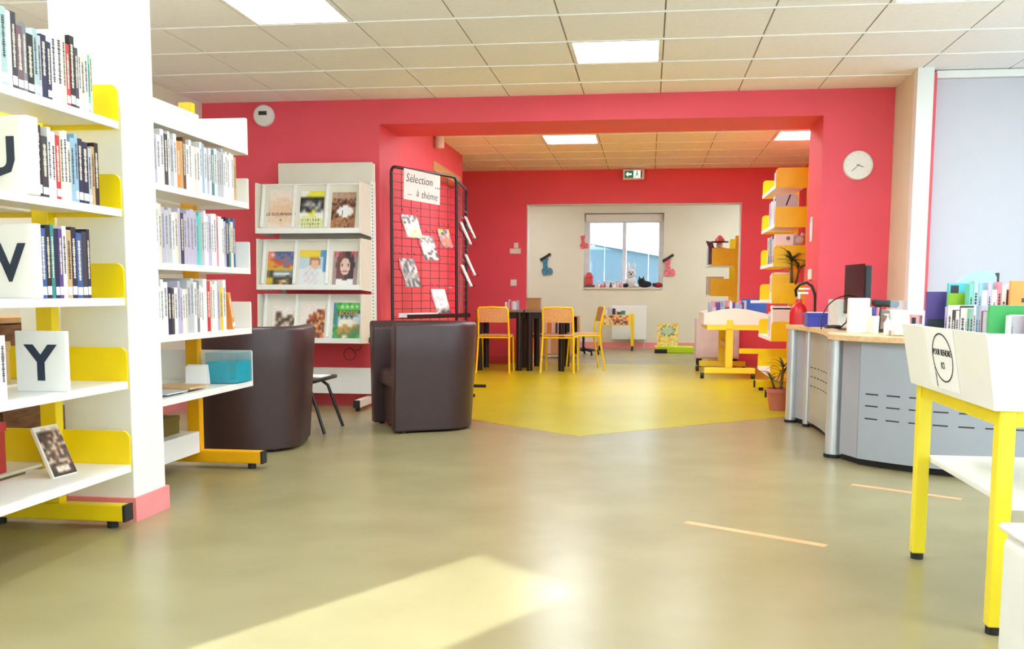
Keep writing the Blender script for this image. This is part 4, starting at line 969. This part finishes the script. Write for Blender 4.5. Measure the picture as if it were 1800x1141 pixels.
rowC([('white', .05), ('cream', .05), ('white', .06), ('silver grey', .05), ('yellow', .05), ('white', .04)], 3, 3, (.21, .26))
rowC([('white', .03), ('lilac', .03), ('white', .04), ('silver grey', .03), ('pink', .02), ('white', .03), ('lilac', .03), ('cream', .03)], 4, 4, (.2, .24))
bk = thing('picture_card', 'white picture card with a dark diagonal stroke above the second yellow plate', 'card', (CXF+.01, CY0+.012, LC[1]+.001)); bk.rotation_euler = (0, 0, 0)
obj('card', MB().box(0, .19, .001, .006, 0, .255), mat('pale_card', (206, 212, 216), .6), bk); obj('stroke', MB().box(-.006, .006, -.0012, .0008, .17, .27, Matrix.Translation((.03, 0, 0)) @ Matrix.Rotation(.35, 4, 'Y')), BLACK, bk)
b2 = thing('picture_card', 'white card with a small grey emblem above the third yellow plate', 'card', (CXF+.01, CY0+.012, LC[2]+.001)); obj('card', MB().box(0, .16, .001, .006, 0, .25), PAPER, b2); obj('emblem', MB().cyl((.115, -.0015, .215), (.115, .0008, .215), .018, 10), hue('grey'), b2)
b3 = thing('plush_toy', 'small pale plush toy on the third shelf beside the white card', 'plush toy', (CXF+.225, CY0+.07, LC[2]+.001)); obj('body', MB().ball((0, 0, .08), .05, 10, 8, (.8, .7, 1.6)), WP, b3, smooth=80); obj('head', MB().ball((0, 0, .2), .042, 10, 8), WP, b3, smooth=80); obj('ear', MB().ball((-.03, 0, .25), .018, 8, 6), WP, b3, smooth=80); obj('ear', MB().ball((.03, 0, .25), .018, 8, 6), WP, b3, smooth=80)
y4 = thing('yellow_file', 'yellow cardboard file standing behind the fourth end plate', 'file', (CXF+.0, CY0+.013, LC[3])); obj('cover', MB().box(0, .15, 0, .03, 0, .23), YEL, y4, bevel=.002); obj('sheets', MB().box(.004, .146, .0301, .04, .004, .22), PAPER, y4)

# plants
LEAFM = mat('dark_leaf', (62, 64, 34), .5, vary=.3); STEMM = mat('brown_stem', (110, 84, 50), .7)
def spiky(label, loc, stems, n, L, droop, seed, pot=None):
    t = thing('potted_plant', label, 'plant', loc); r = random.Random(seed)
    if pot:
        rr, hh = pot
        obj('pot', MB().lathe([(rr*.72, 0), (rr*.95, hh*.82), (rr*1.04, hh*.83), (rr*1.04, hh), (rr*.92, hh), (rr*.9, hh*.88), (.001, hh*.86)], 24), mat('terracotta', (196, 112, 96), .55), t, smooth=35)
    for k, (x, y, z0, z1) in enumerate(stems):
        obj('stem', MB().tube([(x*.3, y*.3, z0), (x*.7, y*.7, (z0+z1)/2), (x, y, z1)], [.014, .011, .008], 8), STEMM, t, smooth=60)
        for q in range(n):
            a = 6.28*q/n+r.random()*.6; el = .25+r.random()*1.0; l = L*(.65+.4*r.random()); w = .007+.005*r.random()
            pts = []
            for s in range(6):
                u = s/5; rad = l*u*math.cos(el*(1-u*.25)); pts.append((x+math.cos(a)*rad, y+math.sin(a)*rad, z1+l*(math.sin(el)*u-droop*u*u)))
            mb = MB(); vv = []
            for s, p in enumerate(pts):
                ww = w*(1-(s/5)**2*.95); sx, sy = -math.sin(a)*ww, math.cos(a)*ww; vv += [(p[0]+sx, p[1]+sy, p[2]), (p[0], p[1], p[2]-ww*.4), (p[0]-sx, p[1]-sy, p[2])]
            mb.add(vv, [f_ for s in range(5) for f_ in ((3*s, 3*s+1, 3*s+4, 3*s+3), (3*s+1, 3*s+2, 3*s+5, 3*s+4))])
            obj('leaf', mb, LEAFM, t)
    return t
spiky('terracotta pot plant with thin drooping leaves on the floor at the desk corner', (1.075, 8.2, 0), [(.03, .02, .13, .3), (-.06, -.03, .13, .24), (.02, -.06, .13, .36)], 9, .23, .55, 3, (.1, .18))
spiky('spiky dragon plant on the fourth shelf, leaves hanging over the yellow end plates', (1.27, 9.02, LC[3]), [(-.03, -.13, .1, .34), (.03, -.16, .1, .27)], 16, .3, .55, 6, (.05, .1))
fe = thing('fire_extinguisher', 'red fire extinguisher with a black hose on the side of the opening', 'fire extinguisher', (1.195, 8.1, .38))
REDE = mat('extinguisher_red', (214, 30, 36), .3, vary=.02)
obj('cylinder', MB().lathe([(.06, 0), (.07, .02), (.07, .42), (.055, .47), (.025, .5), (.02, .53)], 24), REDE, fe, smooth=35)
obj('valve', MB().cyl((0, 0, .53), (0, 0, .57), .018, 12).box(-.015, .07, -.01, .01, .57, .585).box(-.015, .08, -.01, .01, .605, .617), STEEL, fe)
obj('hose', MB().tube([(-.02, 0, .55), (-.03, -.01, .6), (.0, -.02, .645), (.05, -.04, .66), (.09, -.05, .63), (.115, -.055, .56), (.12, -.05, .45), (.12, -.05, .38)], .011, 10), DMETAL, fe, smooth=60)
obj('bracket', MB().box(.0, .1205, -.02, .02, .3, .33), DMETAL, fe)

# ================================================================== TROLLEY WITH V TROUGH
tr = thing('book_trolley', 'pale yellow wheeled book trolley with a white trough on the yellow floor', 'book trolley', (.91, 11.2, 0))
for y in (0, 1.1):
    b_ = obj('base_bar', MB().box(-.27, .29, y-.03, y+.03, .06, .125), YEL2, tr, bevel=.005)
    for x in (-.29, .27): obj('caster', MB().cyl((x-.02, y, .032), (x+.02, y, .032), .032, 14), RUB, b_, smooth=40)
    obj('post', MB().box(-.04, .04, y-.035, y+.035, .125, .585), YEL2, tr, bevel=.005)
    obj('top_bar', MB().box(-.25, .45, y-.03, y+.03, .545, .605), YEL2, tr, bevel=.005)
    obj('post_tip', MB().box(-.035, .035, y-.045, y-.03, .56, .66), YEL2, tr, bevel=.004)
obj('side_rail', MB().box(-.25, -.21, .03, 1.07, .55, .6).box(.41, .45, .03, 1.07, .55, .6), YEL2, tr)
tm = MB(); pr1 = [(-.27, .606), (.45, .606), (.45, .72), (.2, .775), (.05, .79), (-.1, .775), (-.29, .73)]
tm.prism(pr1, -.03, -.015, Mx); tm.prism(pr1, 1.115, 1.13, Mx); tm.box(-.27, .45, -.015, 1.115, .606, .615); tm.box(-.285, -.27, -.015, 1.115, .606, .73); tm.box(.435, .45, -.015, 1.115, .615, .72)
obj('trough', tm, WSH, tr)
obj('stretcher', MB().box(-.02, .02, .035, 1.065, .34, .39), YEL, tr)
for k in range(3):
    book_row(fit([(random.choice(['lilac', 'white', 'silver grey', 'mauve', 'pink', 'purple', 'sky blue']), random.uniform(.02, .05)) for _ in range(11)], .38), .72, 11.3+.3*k, .616, 0, 'in the trolley %s' % ('near bay', 'middle bay', 'far bay')[k], 'books in the trolley trough', h=(.17, .26), d=.2, detail=0)
sbk = thing('picture_book', 'blue picture book standing up in the trolley trough', 'book', (1.06, 11.5, .616)); obj('cover', MB().box(0, .28, 0, .015, 0, .28), mat('blue_cover', (52, 110, 190), .4), sbk); obj('pages', MB().box(.005, .275, .0155, .03, .005, .27), PAGES, sbk); obj('white_band', MB().box(.1, .28, -.001, -.0002, .23, .262), PAPER, sbk)
wc = thing('wheeled_cabinet', 'pale lilac white box cabinet on black casters behind the trolley', 'cabinet', (.63, 12.95, 0))
obj('body', MB().box(0, .55, 0, .45, .11, .63), mat('lilac_white', (232, 222, 228), .4), wc, bevel=.008); obj('door', MB().box(.02, .53, -.016, -.001, .13, .61), mat('lilac_white', (232, 222, 228), .4), wc, bevel=.003)
for x in (.05, .5):
    for y in (.06, .4): obj('caster', MB().cyl((x-.025, y, .05), (x+.025, y, .05), .05, 14).box(x-.03, x+.03, y-.02, y+.02, .09, .11), RUB, wc, smooth=40)
bs = thing('archive_box', 'white archive box with a blue top sheet behind the fifth yellow end plate', 'box', (CXF+.01, CY0+.013, LC[4]))
obj('box', MB().box(0, .22, 0, .12, 0, .27), WSH, bs, bevel=.004); obj('lid', MB().box(-.004, .224, -.0, .124, .25, .285), WSH, bs, bevel=.003); obj('blue_sheet', MB().box(.02, .13, .02, .11, .2855, .289), mat('blue_cover', (52, 110, 190), .4), bs)
obj('cross_rail', MB().box(-.18, .34, .98, 1.02, .36, .41), YEL, ckc)

# ================================================================== RECEPTION DESK
dk_ = thing('reception_desk', 'curved grey reception desk with a beech worktop and silver pillars', 'desk')
Z0, Z1 = .04, .688
def smooth_path(pts, n=6):
    out = []
    for i in range(len(pts)-1):
        p0, p1, p2, p3 = [Vector(pts[max(0, min(len(pts)-1, i+k))]) for k in (-1, 0, 1, 2)]
        for s in range(n):
            t = s/n; out.append(.5*((2*p1)+(-p0+p2)*t+(2*p0-5*p1+4*p2-p3)*t*t+(-p0+3*p1-3*p2+p3)*t**3))
    out.append(Vector(pts[-1])); return out
def panel(name, path, material, z0=Z0, z1=Z1, th=.018, **k):
    mb = MB(); n = len(path); vv = []
    for i, p in enumerate(path):
        d = (path[min(i+1, n-1)]-path[max(i-1, 0)]).normalized(); nn = Vector((-d.y, d.x)); 
        if nn.x < 0 and abs(nn.x) > abs(nn.y)*.2: pass
        vv += [(p.x, p.y, z0), (p.x, p.y, z1), (p.x+nn.x*th, p.y+nn.y*th, z1), (p.x+nn.x*th, p.y+nn.y*th, z0)]
    fs = []
    for i in range(n-1):
        a, b = 4*i, 4*(i+1); fs += [(a+q, a+(q+1) % 4, b+(q+1) % 4, b+q) for q in range(4)]
    fs += [(0, 1, 2, 3), (4*n-4, 4*n-3, 4*n-2, 4*n-1)]
    mb.add(vv, fs); return obj(name, mb, material, dk_, smooth=40, **k)
p1 = smooth_path([(1.15, 7.19), (1.17, 6.85), (1.16, 6.45), (1.125, 6.0)]); p2 = smooth_path([(1.165, 5.59), (1.28, 5.48), (1.42, 5.37), (1.6, 5.27), (1.85, 5.2), (2.15, 5.17)])
panel('narrow_panel', [Vector((1.085, 7.43)), Vector((1.14, 7.24))], GREY)
pa_ = panel('front_panel', p1, GREYB); panel('narrow_panel', [Vector((1.105, 5.77)), Vector((1.165, 5.60))], GREY)
pb_ = panel('front_panel', p2, GREY)
for x, y, r in ((1.07, 7.45, .042), (1.145, 7.215, .026), (1.09, 5.87, .048)):
    pl = obj('pillar', MB().cyl((x, y, .02), (x, y, Z1), r, 24), STEEL, dk_, smooth=40); obj('pillar_foot', MB().cyl((x, y, 0), (x, y, .02), r*1.15, 24), RUB, pl, smooth=40)
panel('plinth', [p+Vector((.03, .03)) for p in p1], RUB, 0, Z0); panel('plinth', [p+Vector((.015, .04)) for p in p2], RUB, 0, Z0); panel('plinth', [Vector((1.125, 5.80)), Vector((1.19, 5.64))], RUB, 0, Z0); panel('plinth', [Vector((1.105, 7.43)), Vector((1.16, 7.26))], RUB, 0, Z0)
def slots(path, zs, gap, ln, parent, start=.04):
    # cut marks following the curved panel, a hair proud of it
    L = [0]
    for i in range(1, len(path)): L.append(L[-1]+(path[i]-path[i-1]).length)
    def at(s):
        for i in range(1, len(path)):
            if s <= L[i]:
                t = (s-L[i-1])/(L[i]-L[i-1]); d = (path[i]-path[i-1]).normalized(); return path[i-1].lerp(path[i], t), d
        return path[-1], (path[-1]-path[-2]).normalized()
    for z in zs:
        s = start
        while s+ln < L[-1]-.02:
            mb = MB(); vv = []
            for q in range(4):
                p, d = at(s+ln*q/3); o = Vector((d.y, -d.x))*.0015; vv += [(p.x+o.x, p.y+o.y, z), (p.x+o.x, p.y+o.y, z+.007), (p.x, p.y, z+.007), (p.x, p.y, z)]
            mb.add(vv, [(4*i+k, 4*i+(k+1) % 4, 4*i+4+(k+1) % 4, 4*i+4+k) for i in range(3) for k in range(4)]+[(0, 1, 2, 3), (12, 13, 14, 15)])
            obj('slot', mb, SLOT, parent); s += gap
slots(p2, (.40, .335, .265), .125, .075, pb_); slots(p1, (.43, .365, .30), .1, .055, pa_)
top = smooth_path([(1.02, 7.52), (1.09, 7.2), (1.12, 6.8), (1.105, 6.4), (1.06, 6.0), (1.03, 5.82), (1.07, 5.68), (1.2, 5.5), (1.36, 5.36), (1.56, 5.24), (1.85, 5.15), (2.2, 5.12)], 5)
poly = [(p.x, p.y) for p in top]+[(2.2, 5.85), (1.85, 5.95), (1.75, 6.3), (1.75, 7.52)]
obj('worktop', MB().prism(poly, .689, .722), BEECH, dk_, bevel=.004)
obj('back_panel', MB().box(1.72, 1.74, 6.3, 7.5, .02, .688).box(2.16, 2.18, 5.2, 5.84, .02, .688), GREY, dk_)
# things on the desk
TZ = .723
t = thing('blue_box', 'bright blue plastic file box at the far end of the reception desk', 'box', (1.10, 7.02, TZ)); 
m = MB(); m.box(0, .25, 0, .18, 0, .006); m.box(0, .25, 0, .006, .006, .09); m.box(0, .25, .174, .18, .006, .09); m.box(0, .006, .006, .174, .006, .09); m.box(.244, .25, .006, .174, .006, .09)
BLUE = mat('blue_plastic', (62, 70, 180), .35); obj('box', m, BLUE, t, bevel=.002); obj('rim', MB().box(-.006, .256, -.006, 0, .078, .096).box(-.006, .256, .18, .186, .078, .096).box(-.006, 0, 0, .18, .078, .096).box(.25, .256, 0, .18, .078, .096), BLUE, t); obj('papers', MB().box(.01, .24, .01, .17, .008, .099), PAPER, t)
t = thing('computer_tower', 'pale grey computer box standing behind the cables on the desk', 'computer', (1.215, 6.62, TZ)); obj('case', MB().box(0, .12, 0, .3, 0, .19), mat('pale_grey_case', (226, 224, 216), .45), t, bevel=.006); obj('front_panel', MB().box(.01, .11, -.006, -.0005, .012, .178), WSH, t, bevel=.002)
t = thing('cable_tangle', 'tangle of thin black cables on the worktop before the computer box', 'cable', (1.145, 6.34, TZ)); R = random.Random(2)
obj('cable', MB().tube([(.05*math.cos(k*.9)*(.6+.5*R.random()), .08*math.sin(k*.9)*(.6+.5*R.random()), .012+.02*R.random()) for k in range(40)], .004, 6), DMETAL, t, smooth=60); obj('cable', MB().tube([(-.06+.2*(1-math.cos(a*.157)), .05+.012*a, .005+.215*math.sin(a*.157)**.8) for a in range(11)], .004, 6), DMETAL, t, smooth=60); obj('cable', MB().tube([(.05, 0, .02), (.08, .0, .05), (.095, .02, .1), (.1, .03, .2)], .005, 6), DMETAL, t, smooth=60)
mo = thing('computer_monitor', 'black flat computer monitor seen from behind on the reception desk', 'monitor', (1.295, 6.39, TZ), -1.45)
obj('screen_case', MB().box(-.2, .2, -.02, .02, .10, .40), BLACK, mo, bevel=.008); obj('rear_bulge', MB().box(-.13, .13, .02, .045, .15, .36), BLACK, mo, bevel=.012); obj('screen', MB().box(-.185, .185, -.0215, -.0201, .115, .41), mat('dark_screen', (30, 34, 40), .15), mo); obj('stand_neck', MB().box(-.03, .03, .0, .03, .012, .16), BLACK, mo, bevel=.004); obj('stand_base', MB().box(-.11, .11, -.08, .08, 0, .012), BLACK, mo, bevel=.004)
t = thing('white_carton', 'tall plain white carton standing at the front of the worktop', 'box', (1.17, 5.98, TZ), -.1); obj('carton', MB().box(0, .115, 0, .12, 0, .2), PAPER, t, bevel=.002); obj('flap', MB().box(.002, .113, .002, .118, .2005, .203), PAPER, t)
t = thing('pen_pot', 'cream cylinder pot holding pink and blue markers on the desk', 'pen pot', (1.305, 5.95, TZ)); obj('pot', MB().lathe([(.028, 0), (.03, .1), (.026, .1), (.025, .01), (.001, .01)], 20), mat('cream_plastic', (240, 236, 216), .4), t, smooth=35)
for k, c in enumerate(('pink', 'blue', 'white', 'purple')): obj('marker', MB().cyl((.012*math.cos(k*1.6), .012*math.sin(k*1.6), .012), (.022*math.cos(k*1.6), .022*math.sin(k*1.6), .15), .007, 8), hue(c), t)
t = thing('barcode_scanner', 'black handheld barcode scanner on a stand behind the pen pot', 'scanner', (1.40, 6.1, TZ)); obj('head', MB().box(-.09, .06, -.03, .03, .15, .19, Matrix.Rotation(.08, 4, 'Y')), BLACK, t, bevel=.012, seg=3); obj('grip', MB().box(-.06, -.025, -.02, .02, .02, .155), BLACK, t, bevel=.008); obj('base', MB().cyl((-.04, 0, 0), (-.04, 0, .02), .05, 20), BLACK, t, smooth=40)
t = thing('sanitizer_bottle', 'slim white pump bottle at the edge of the worktop', 'bottle', (1.315, 5.66, TZ)); obj('bottle', MB().lathe([(.018, 0), (.02, .01), (.02, .07), (.008, .085), (.008, .095)], 16), PAPER, t, smooth=40); obj('pump', MB().cyl((0, 0, .095), (0, 0, .11), .004, 8).box(-.02, .006, -.005, .005, .11, .117), PAPER, t)
t = thing('paper_stack', 'stack of cream papers and folders in the middle of the desk', 'paper stack', (1.44, 6.15, TZ))
for k in range(5): obj('sheaf', MB().box(0, .21, 0, .28, .026*k, .026*k+.0255, Matrix.Rotation(random.uniform(-.06, .06), 4, 'Z')), [PAPER, hue('cream'), PAPER, hue('cream'), PAPER][k], t)
t = thing('acrylic_screen', 'small clear acrylic screen standing on the desk above the folders', 'screen', (1.37, 5.85, TZ)); obj('sheet', MB().box(0, .15, 0, .004, .02, .19), ACRYL, t); obj('foot', MB().box(.02, .05, -.05, .05, 0, .02).box(.1, .13, -.05, .05, 0, .02), WSH, t)
t = thing('letter_tray', 'flat black tray with white sheets on the near worktop', 'tray', (1.33, 5.52, TZ), -.3); obj('tray', MB().box(.05, .3, 0, .2, 0, .03), BLACK, t, bevel=.004); obj('sheets', MB().box(-.04, .17, .02, .19, .0305, .036), PAPER, t)
t = thing('ink_box', 'small pink and black cartridge box on the black tray', 'box', (1.40, 5.50, TZ+.037)); obj('box', MB().box(0, .055, 0, .04, 0, .08), hue('pink'), t, bevel=.001); obj('label_patch', MB().box(.0, .022, -.0012, -.0002, .02, .065), BLACK, t); obj('side_patch', MB().box(.04, .0552, -.0012, -.0002, .01, .075), hue('mauve'), t)

# ================================================================== YELLOW LEGGED BOOK CART (near)
ca = thing('book_cart', 'white trough book cart on bright yellow square legs with a speech bubble sticker', 'book cart', (.955, 2.805, 0))
YB = mat('bright_yellow_enamel', (252, 230, 48), .3, vary=.02)
CWd, CLn = .62, .84
for x in (0, CWd-.045):
    for y in (0, CLn-.045):
        lg = obj('leg', MB().box(x, x+.045, y, y+.045, .022, .632), YB, ca, bevel=.004); obj('foot_cap', MB().cyl((x+.0225, y+.0225, 0), (x+.0225, y+.0225, .022), .022, 14), RUB, lg, smooth=40)
for x in (.008, CWd-.038): obj('side_rail', MB().box(x, x+.03, .045, CLn-.045, .585, .632), YB, ca, bevel=.003)
for y in (.008, CLn-.038): obj('end_rail', MB().box(.045, CWd-.045, y, y+.03, .585, .632), YB, ca, bevel=.003)
obj('lower_shelf', MB().box(.0455, CWd-.0455, .005, CLn-.005, .355, .375), WSH, ca, bevel=.003)
def quadbox(mb, a, b, th):
    a, b = [Vector(q) for q in a], [Vector(q) for q in b]
    mb.add(a+b, [(0, 3, 2, 1), (4, 5, 6, 7), (0, 1, 5, 4), (1, 2, 6, 5), (2, 3, 7, 6), (3, 0, 4, 7)])
m = MB(); o1 = .055; i_ = .012
B0 = [(-.02, -.02), (CWd+.02, -.02), (CWd+.02, CLn+.0), (-.02, CLn+.0)]; T0 = [(-o1, -.03), (CWd+o1, -.03), (CWd+o1, CLn+.02), (-o1, CLn+.02)]
zb, zt = .633, .842
for k in range(4):
    a, b = B0[k], B0[(k+1) % 4]; c, d_ = T0[(k+1) % 4], T0[k]; cen = Vector((CWd/2, CLn/2))
    def inn(p): 
        return (p[0]+(i_ if p[0] < cen.x else -i_), p[1]+(i_ if p[1] < cen.y else -i_))
    quadbox(m, [(*a, zb), (*b, zb), (*c, zt), (*d_, zt)], [(*inn(a), zb), (*inn(b), zb), (*inn(c), zt), (*inn(d_), zt)], .01)
m.box(-.008, CWd+.008, -.008, CLn-.012, zb, zb+.012)
obj('trough', m, WSH, ca)
obj('partition', MB().box(.0, CWd, .575, .583, zb+.013, zt-.02), WSH, ca)
# sticker: on the left trough side, which leans outwards
lean_l = math.atan2(o1-.02, zt-zb)
sk = thing('speech_bubble_sticker', 'white paper sticker with an oval black speech bubble on the cart trough', 'sticker')
SM = Matrix.Translation((.955-.0375-.0032, 2.805+.40, .745)) @ Matrix.Rotation(-Q, 4, 'Z') @ Matrix.Rotation(lean_l, 4, 'X')
sk.matrix_world = SM
obj('paper', MB().box(-.165, .135, 0, .0012, -.098, .1), PAPER, sk)
ov = MB(); nn_ = 40; inner, outer = [], []
for k in range(nn_):
    a = 2*math.pi*k/nn_; outer.append((.105*math.cos(a), .078*math.sin(a)+.005)); inner.append((.1*math.cos(a), .0735*math.sin(a)+.005))
vv = [(x, -.0012, z) for x, z in outer+inner]+[(x, -.0002, z) for x, z in outer+inner]
fs = []
for k in range(nn_):
    j = (k+1) % nn_; fs += [(k, j, nn_+j, nn_+k), (2*nn_+k, 3*nn_+k, 3*nn_+j, 2*nn_+j), (k, 2*nn_+k, 2*nn_+j, j), (nn_+k, nn_+j, 3*nn_+j, 3*nn_+k)]
ov.add(vv, fs); ov.box(-.092, -.088, -.0012, -.0002, -.09, -.05, None); ov.add([(-.1, -.0012, -.03), (-.096, -.0012, -.03), (-.082, -.0012, -.094), (-.086, -.0012, -.094)], [(0, 1, 2, 3)])
obj('bubble_outline', ov, BINK, sk)
text('wording', 'POUR RENDRE', .0285, sk, (0, -.001, .012), FRONT, BINK, extrude=.0004); text('wording', 'ICI', .03, sk, (-.005, -.001, -.03), FRONT, BINK, extrude=.0004)
gK = 'books standing in the near book cart'
CX, CYc = .955, 2.805
def coverbook(label, x, y, z, w, h, rgbn, rz=0, patch=None, lean=0):
    t = thing('picture_book', label, 'book', (x, y, z), rz, 'picture books facing out of the cart'); t.rotation_euler = (-lean, 0, rz)
    obj('cover', MB().box(0, w, 0, .003, 0, h).box(0, .003, .003, .014, 0, h).box(0, w, .014, .017, 0, h), hue(rgbn), t); obj('pages', MB().box(.0035, w-.003, .0033, .0137, .003, h-.003), PAGES, t)
    for (a, b_, c, d__) in patch or (): obj('cover_picture', MB().box(w*a, w*b_, -.0012, -.0002, h*c, h*d__), hue('charcoal'), t)
zc = zb+.013
# spines face the open floor; the row runs from the far partition to the near end of the trough
rowf = [('lilac', .03), ('white', .046), ('charcoal', .036), ('white', .034), ('charcoal', .01), ('white', .05), ('cream', .012), ('mint', .026), ('pale teal', .03), ('white', .02), ('sky blue', .024), ('lilac', .02), ('mauve', .014), ('silver grey', .03)]
book_row(rowf, CX-.0, CYc+.145+sum(w+.0012 for c, w in rowf), zc, -Q, 'along the cart side', gK, h=(.25, .272), d=.13)
coverbook('bright green picture book with a small dark figure at the front of the cart', CX+.0, CYc+.12, zc, .14, .27, 'green', .03, [(.2, .27, .25, .5), (.14, .36, .2, .26)])
book_row([('white', .02), ('white', .024), ('silver grey', .012)], CX+.036, CYc+.10, zc, -Q, 'before the bright green book', gK, h=(.235, .27), d=.13)
coverbook('pink picture book standing before the white books in the cart', CX+.062, CYc+.012, zc, .15, .285, 'pink', .0)
coverbook('purple blue picture book leaning at the back corner of the cart', CX-.005, CYc+.74, zc, .12, .31, 'purple', .0, [(.05, .7, .5, .7)])
coverbook('lime green picture book with a black tree standing in the cart', CX+.045, CYc+.665, zc, .15, .305, 'lime', .0, [(.3, .36, .72, .86), (.2, .46, .72, .76), (.58, .68, .74, .86), (.72, .8, .74, .85)])
coverbook('aqua picture book behind the lime green one in the cart', CX+.05, CYc+.69, zc, .16, .338, 'aqua', .0, [(.04, .2, .88, .98)])
gb = thing('board_book', 'grey board book with a rounded top behind the aqua one in the cart', 'book', (CX+.085, CYc+.76, zc), 0, 'picture books facing out of the cart')
gpts = [(0, 0), (.14, 0), (.14, .36), (.13, .38), (.11, .385)]+[(.11-.11*math.sin(k*.26), .30+.085*math.cos(k*.26)) for k in range(1, 7)]
obj('cover', MB().prism(gpts, 0, .02, Mx), hue('pale teal'), gb); obj('spine', MB().box(.1405, .148, .0, .02, .25, .375), hue('charcoal'), gb)
book_row([('mint', .012), ('pale teal', .014), ('sky blue', .01), ('white', .016), ('lilac', .012), ('white', .016), ('pink', .012), ('white', .014), ('charcoal', .008), ('white', .016)], CX+.09, CYc+.60, zc, 0, 'in the cart far bay', gK, h=(.31, .345), d=.05)
coverbook('orange picture book at the far end of the cart', CX+.2, CYc+.55, zc, .17, .345, 'orange', .0, [(.2, .4, .8, .84)])
wb = thing('white_bin', 'white rounded storage bin on the floor below the cart', 'bin', (.862, 2.16, 0))
obj('bin', MB().box(0, .42, 0, .32, .0, .375), WSH, wb, bevel=.03, seg=4); obj('rim', MB().box(-.006, .426, -.006, .326, .376, .395), WSH, wb, bevel=.008)
# tape strips on the floor
TAPE = mat('orange_tape', (250, 170, 120), .5)
def tape(label, a, b):
    d = (Vector(b)-Vector(a)); n = Vector((-d.y, d.x)).normalized()*.021
    p = [Vector(a)-n, Vector(b)-n, Vector(b)+n, Vector(a)+n]
    obj('floor_tape', MB().prism([(q.x, q.y) for q in p], .0002, .0012), TAPE, None, label, 'tape')
tape('orange adhesive tape strip on the open floor', (.171, 4.06), (.683, 3.748)); tape('orange adhesive tape strip on the floor in front of the reception desk', (1.025, 5.011), (1.46, 4.723))
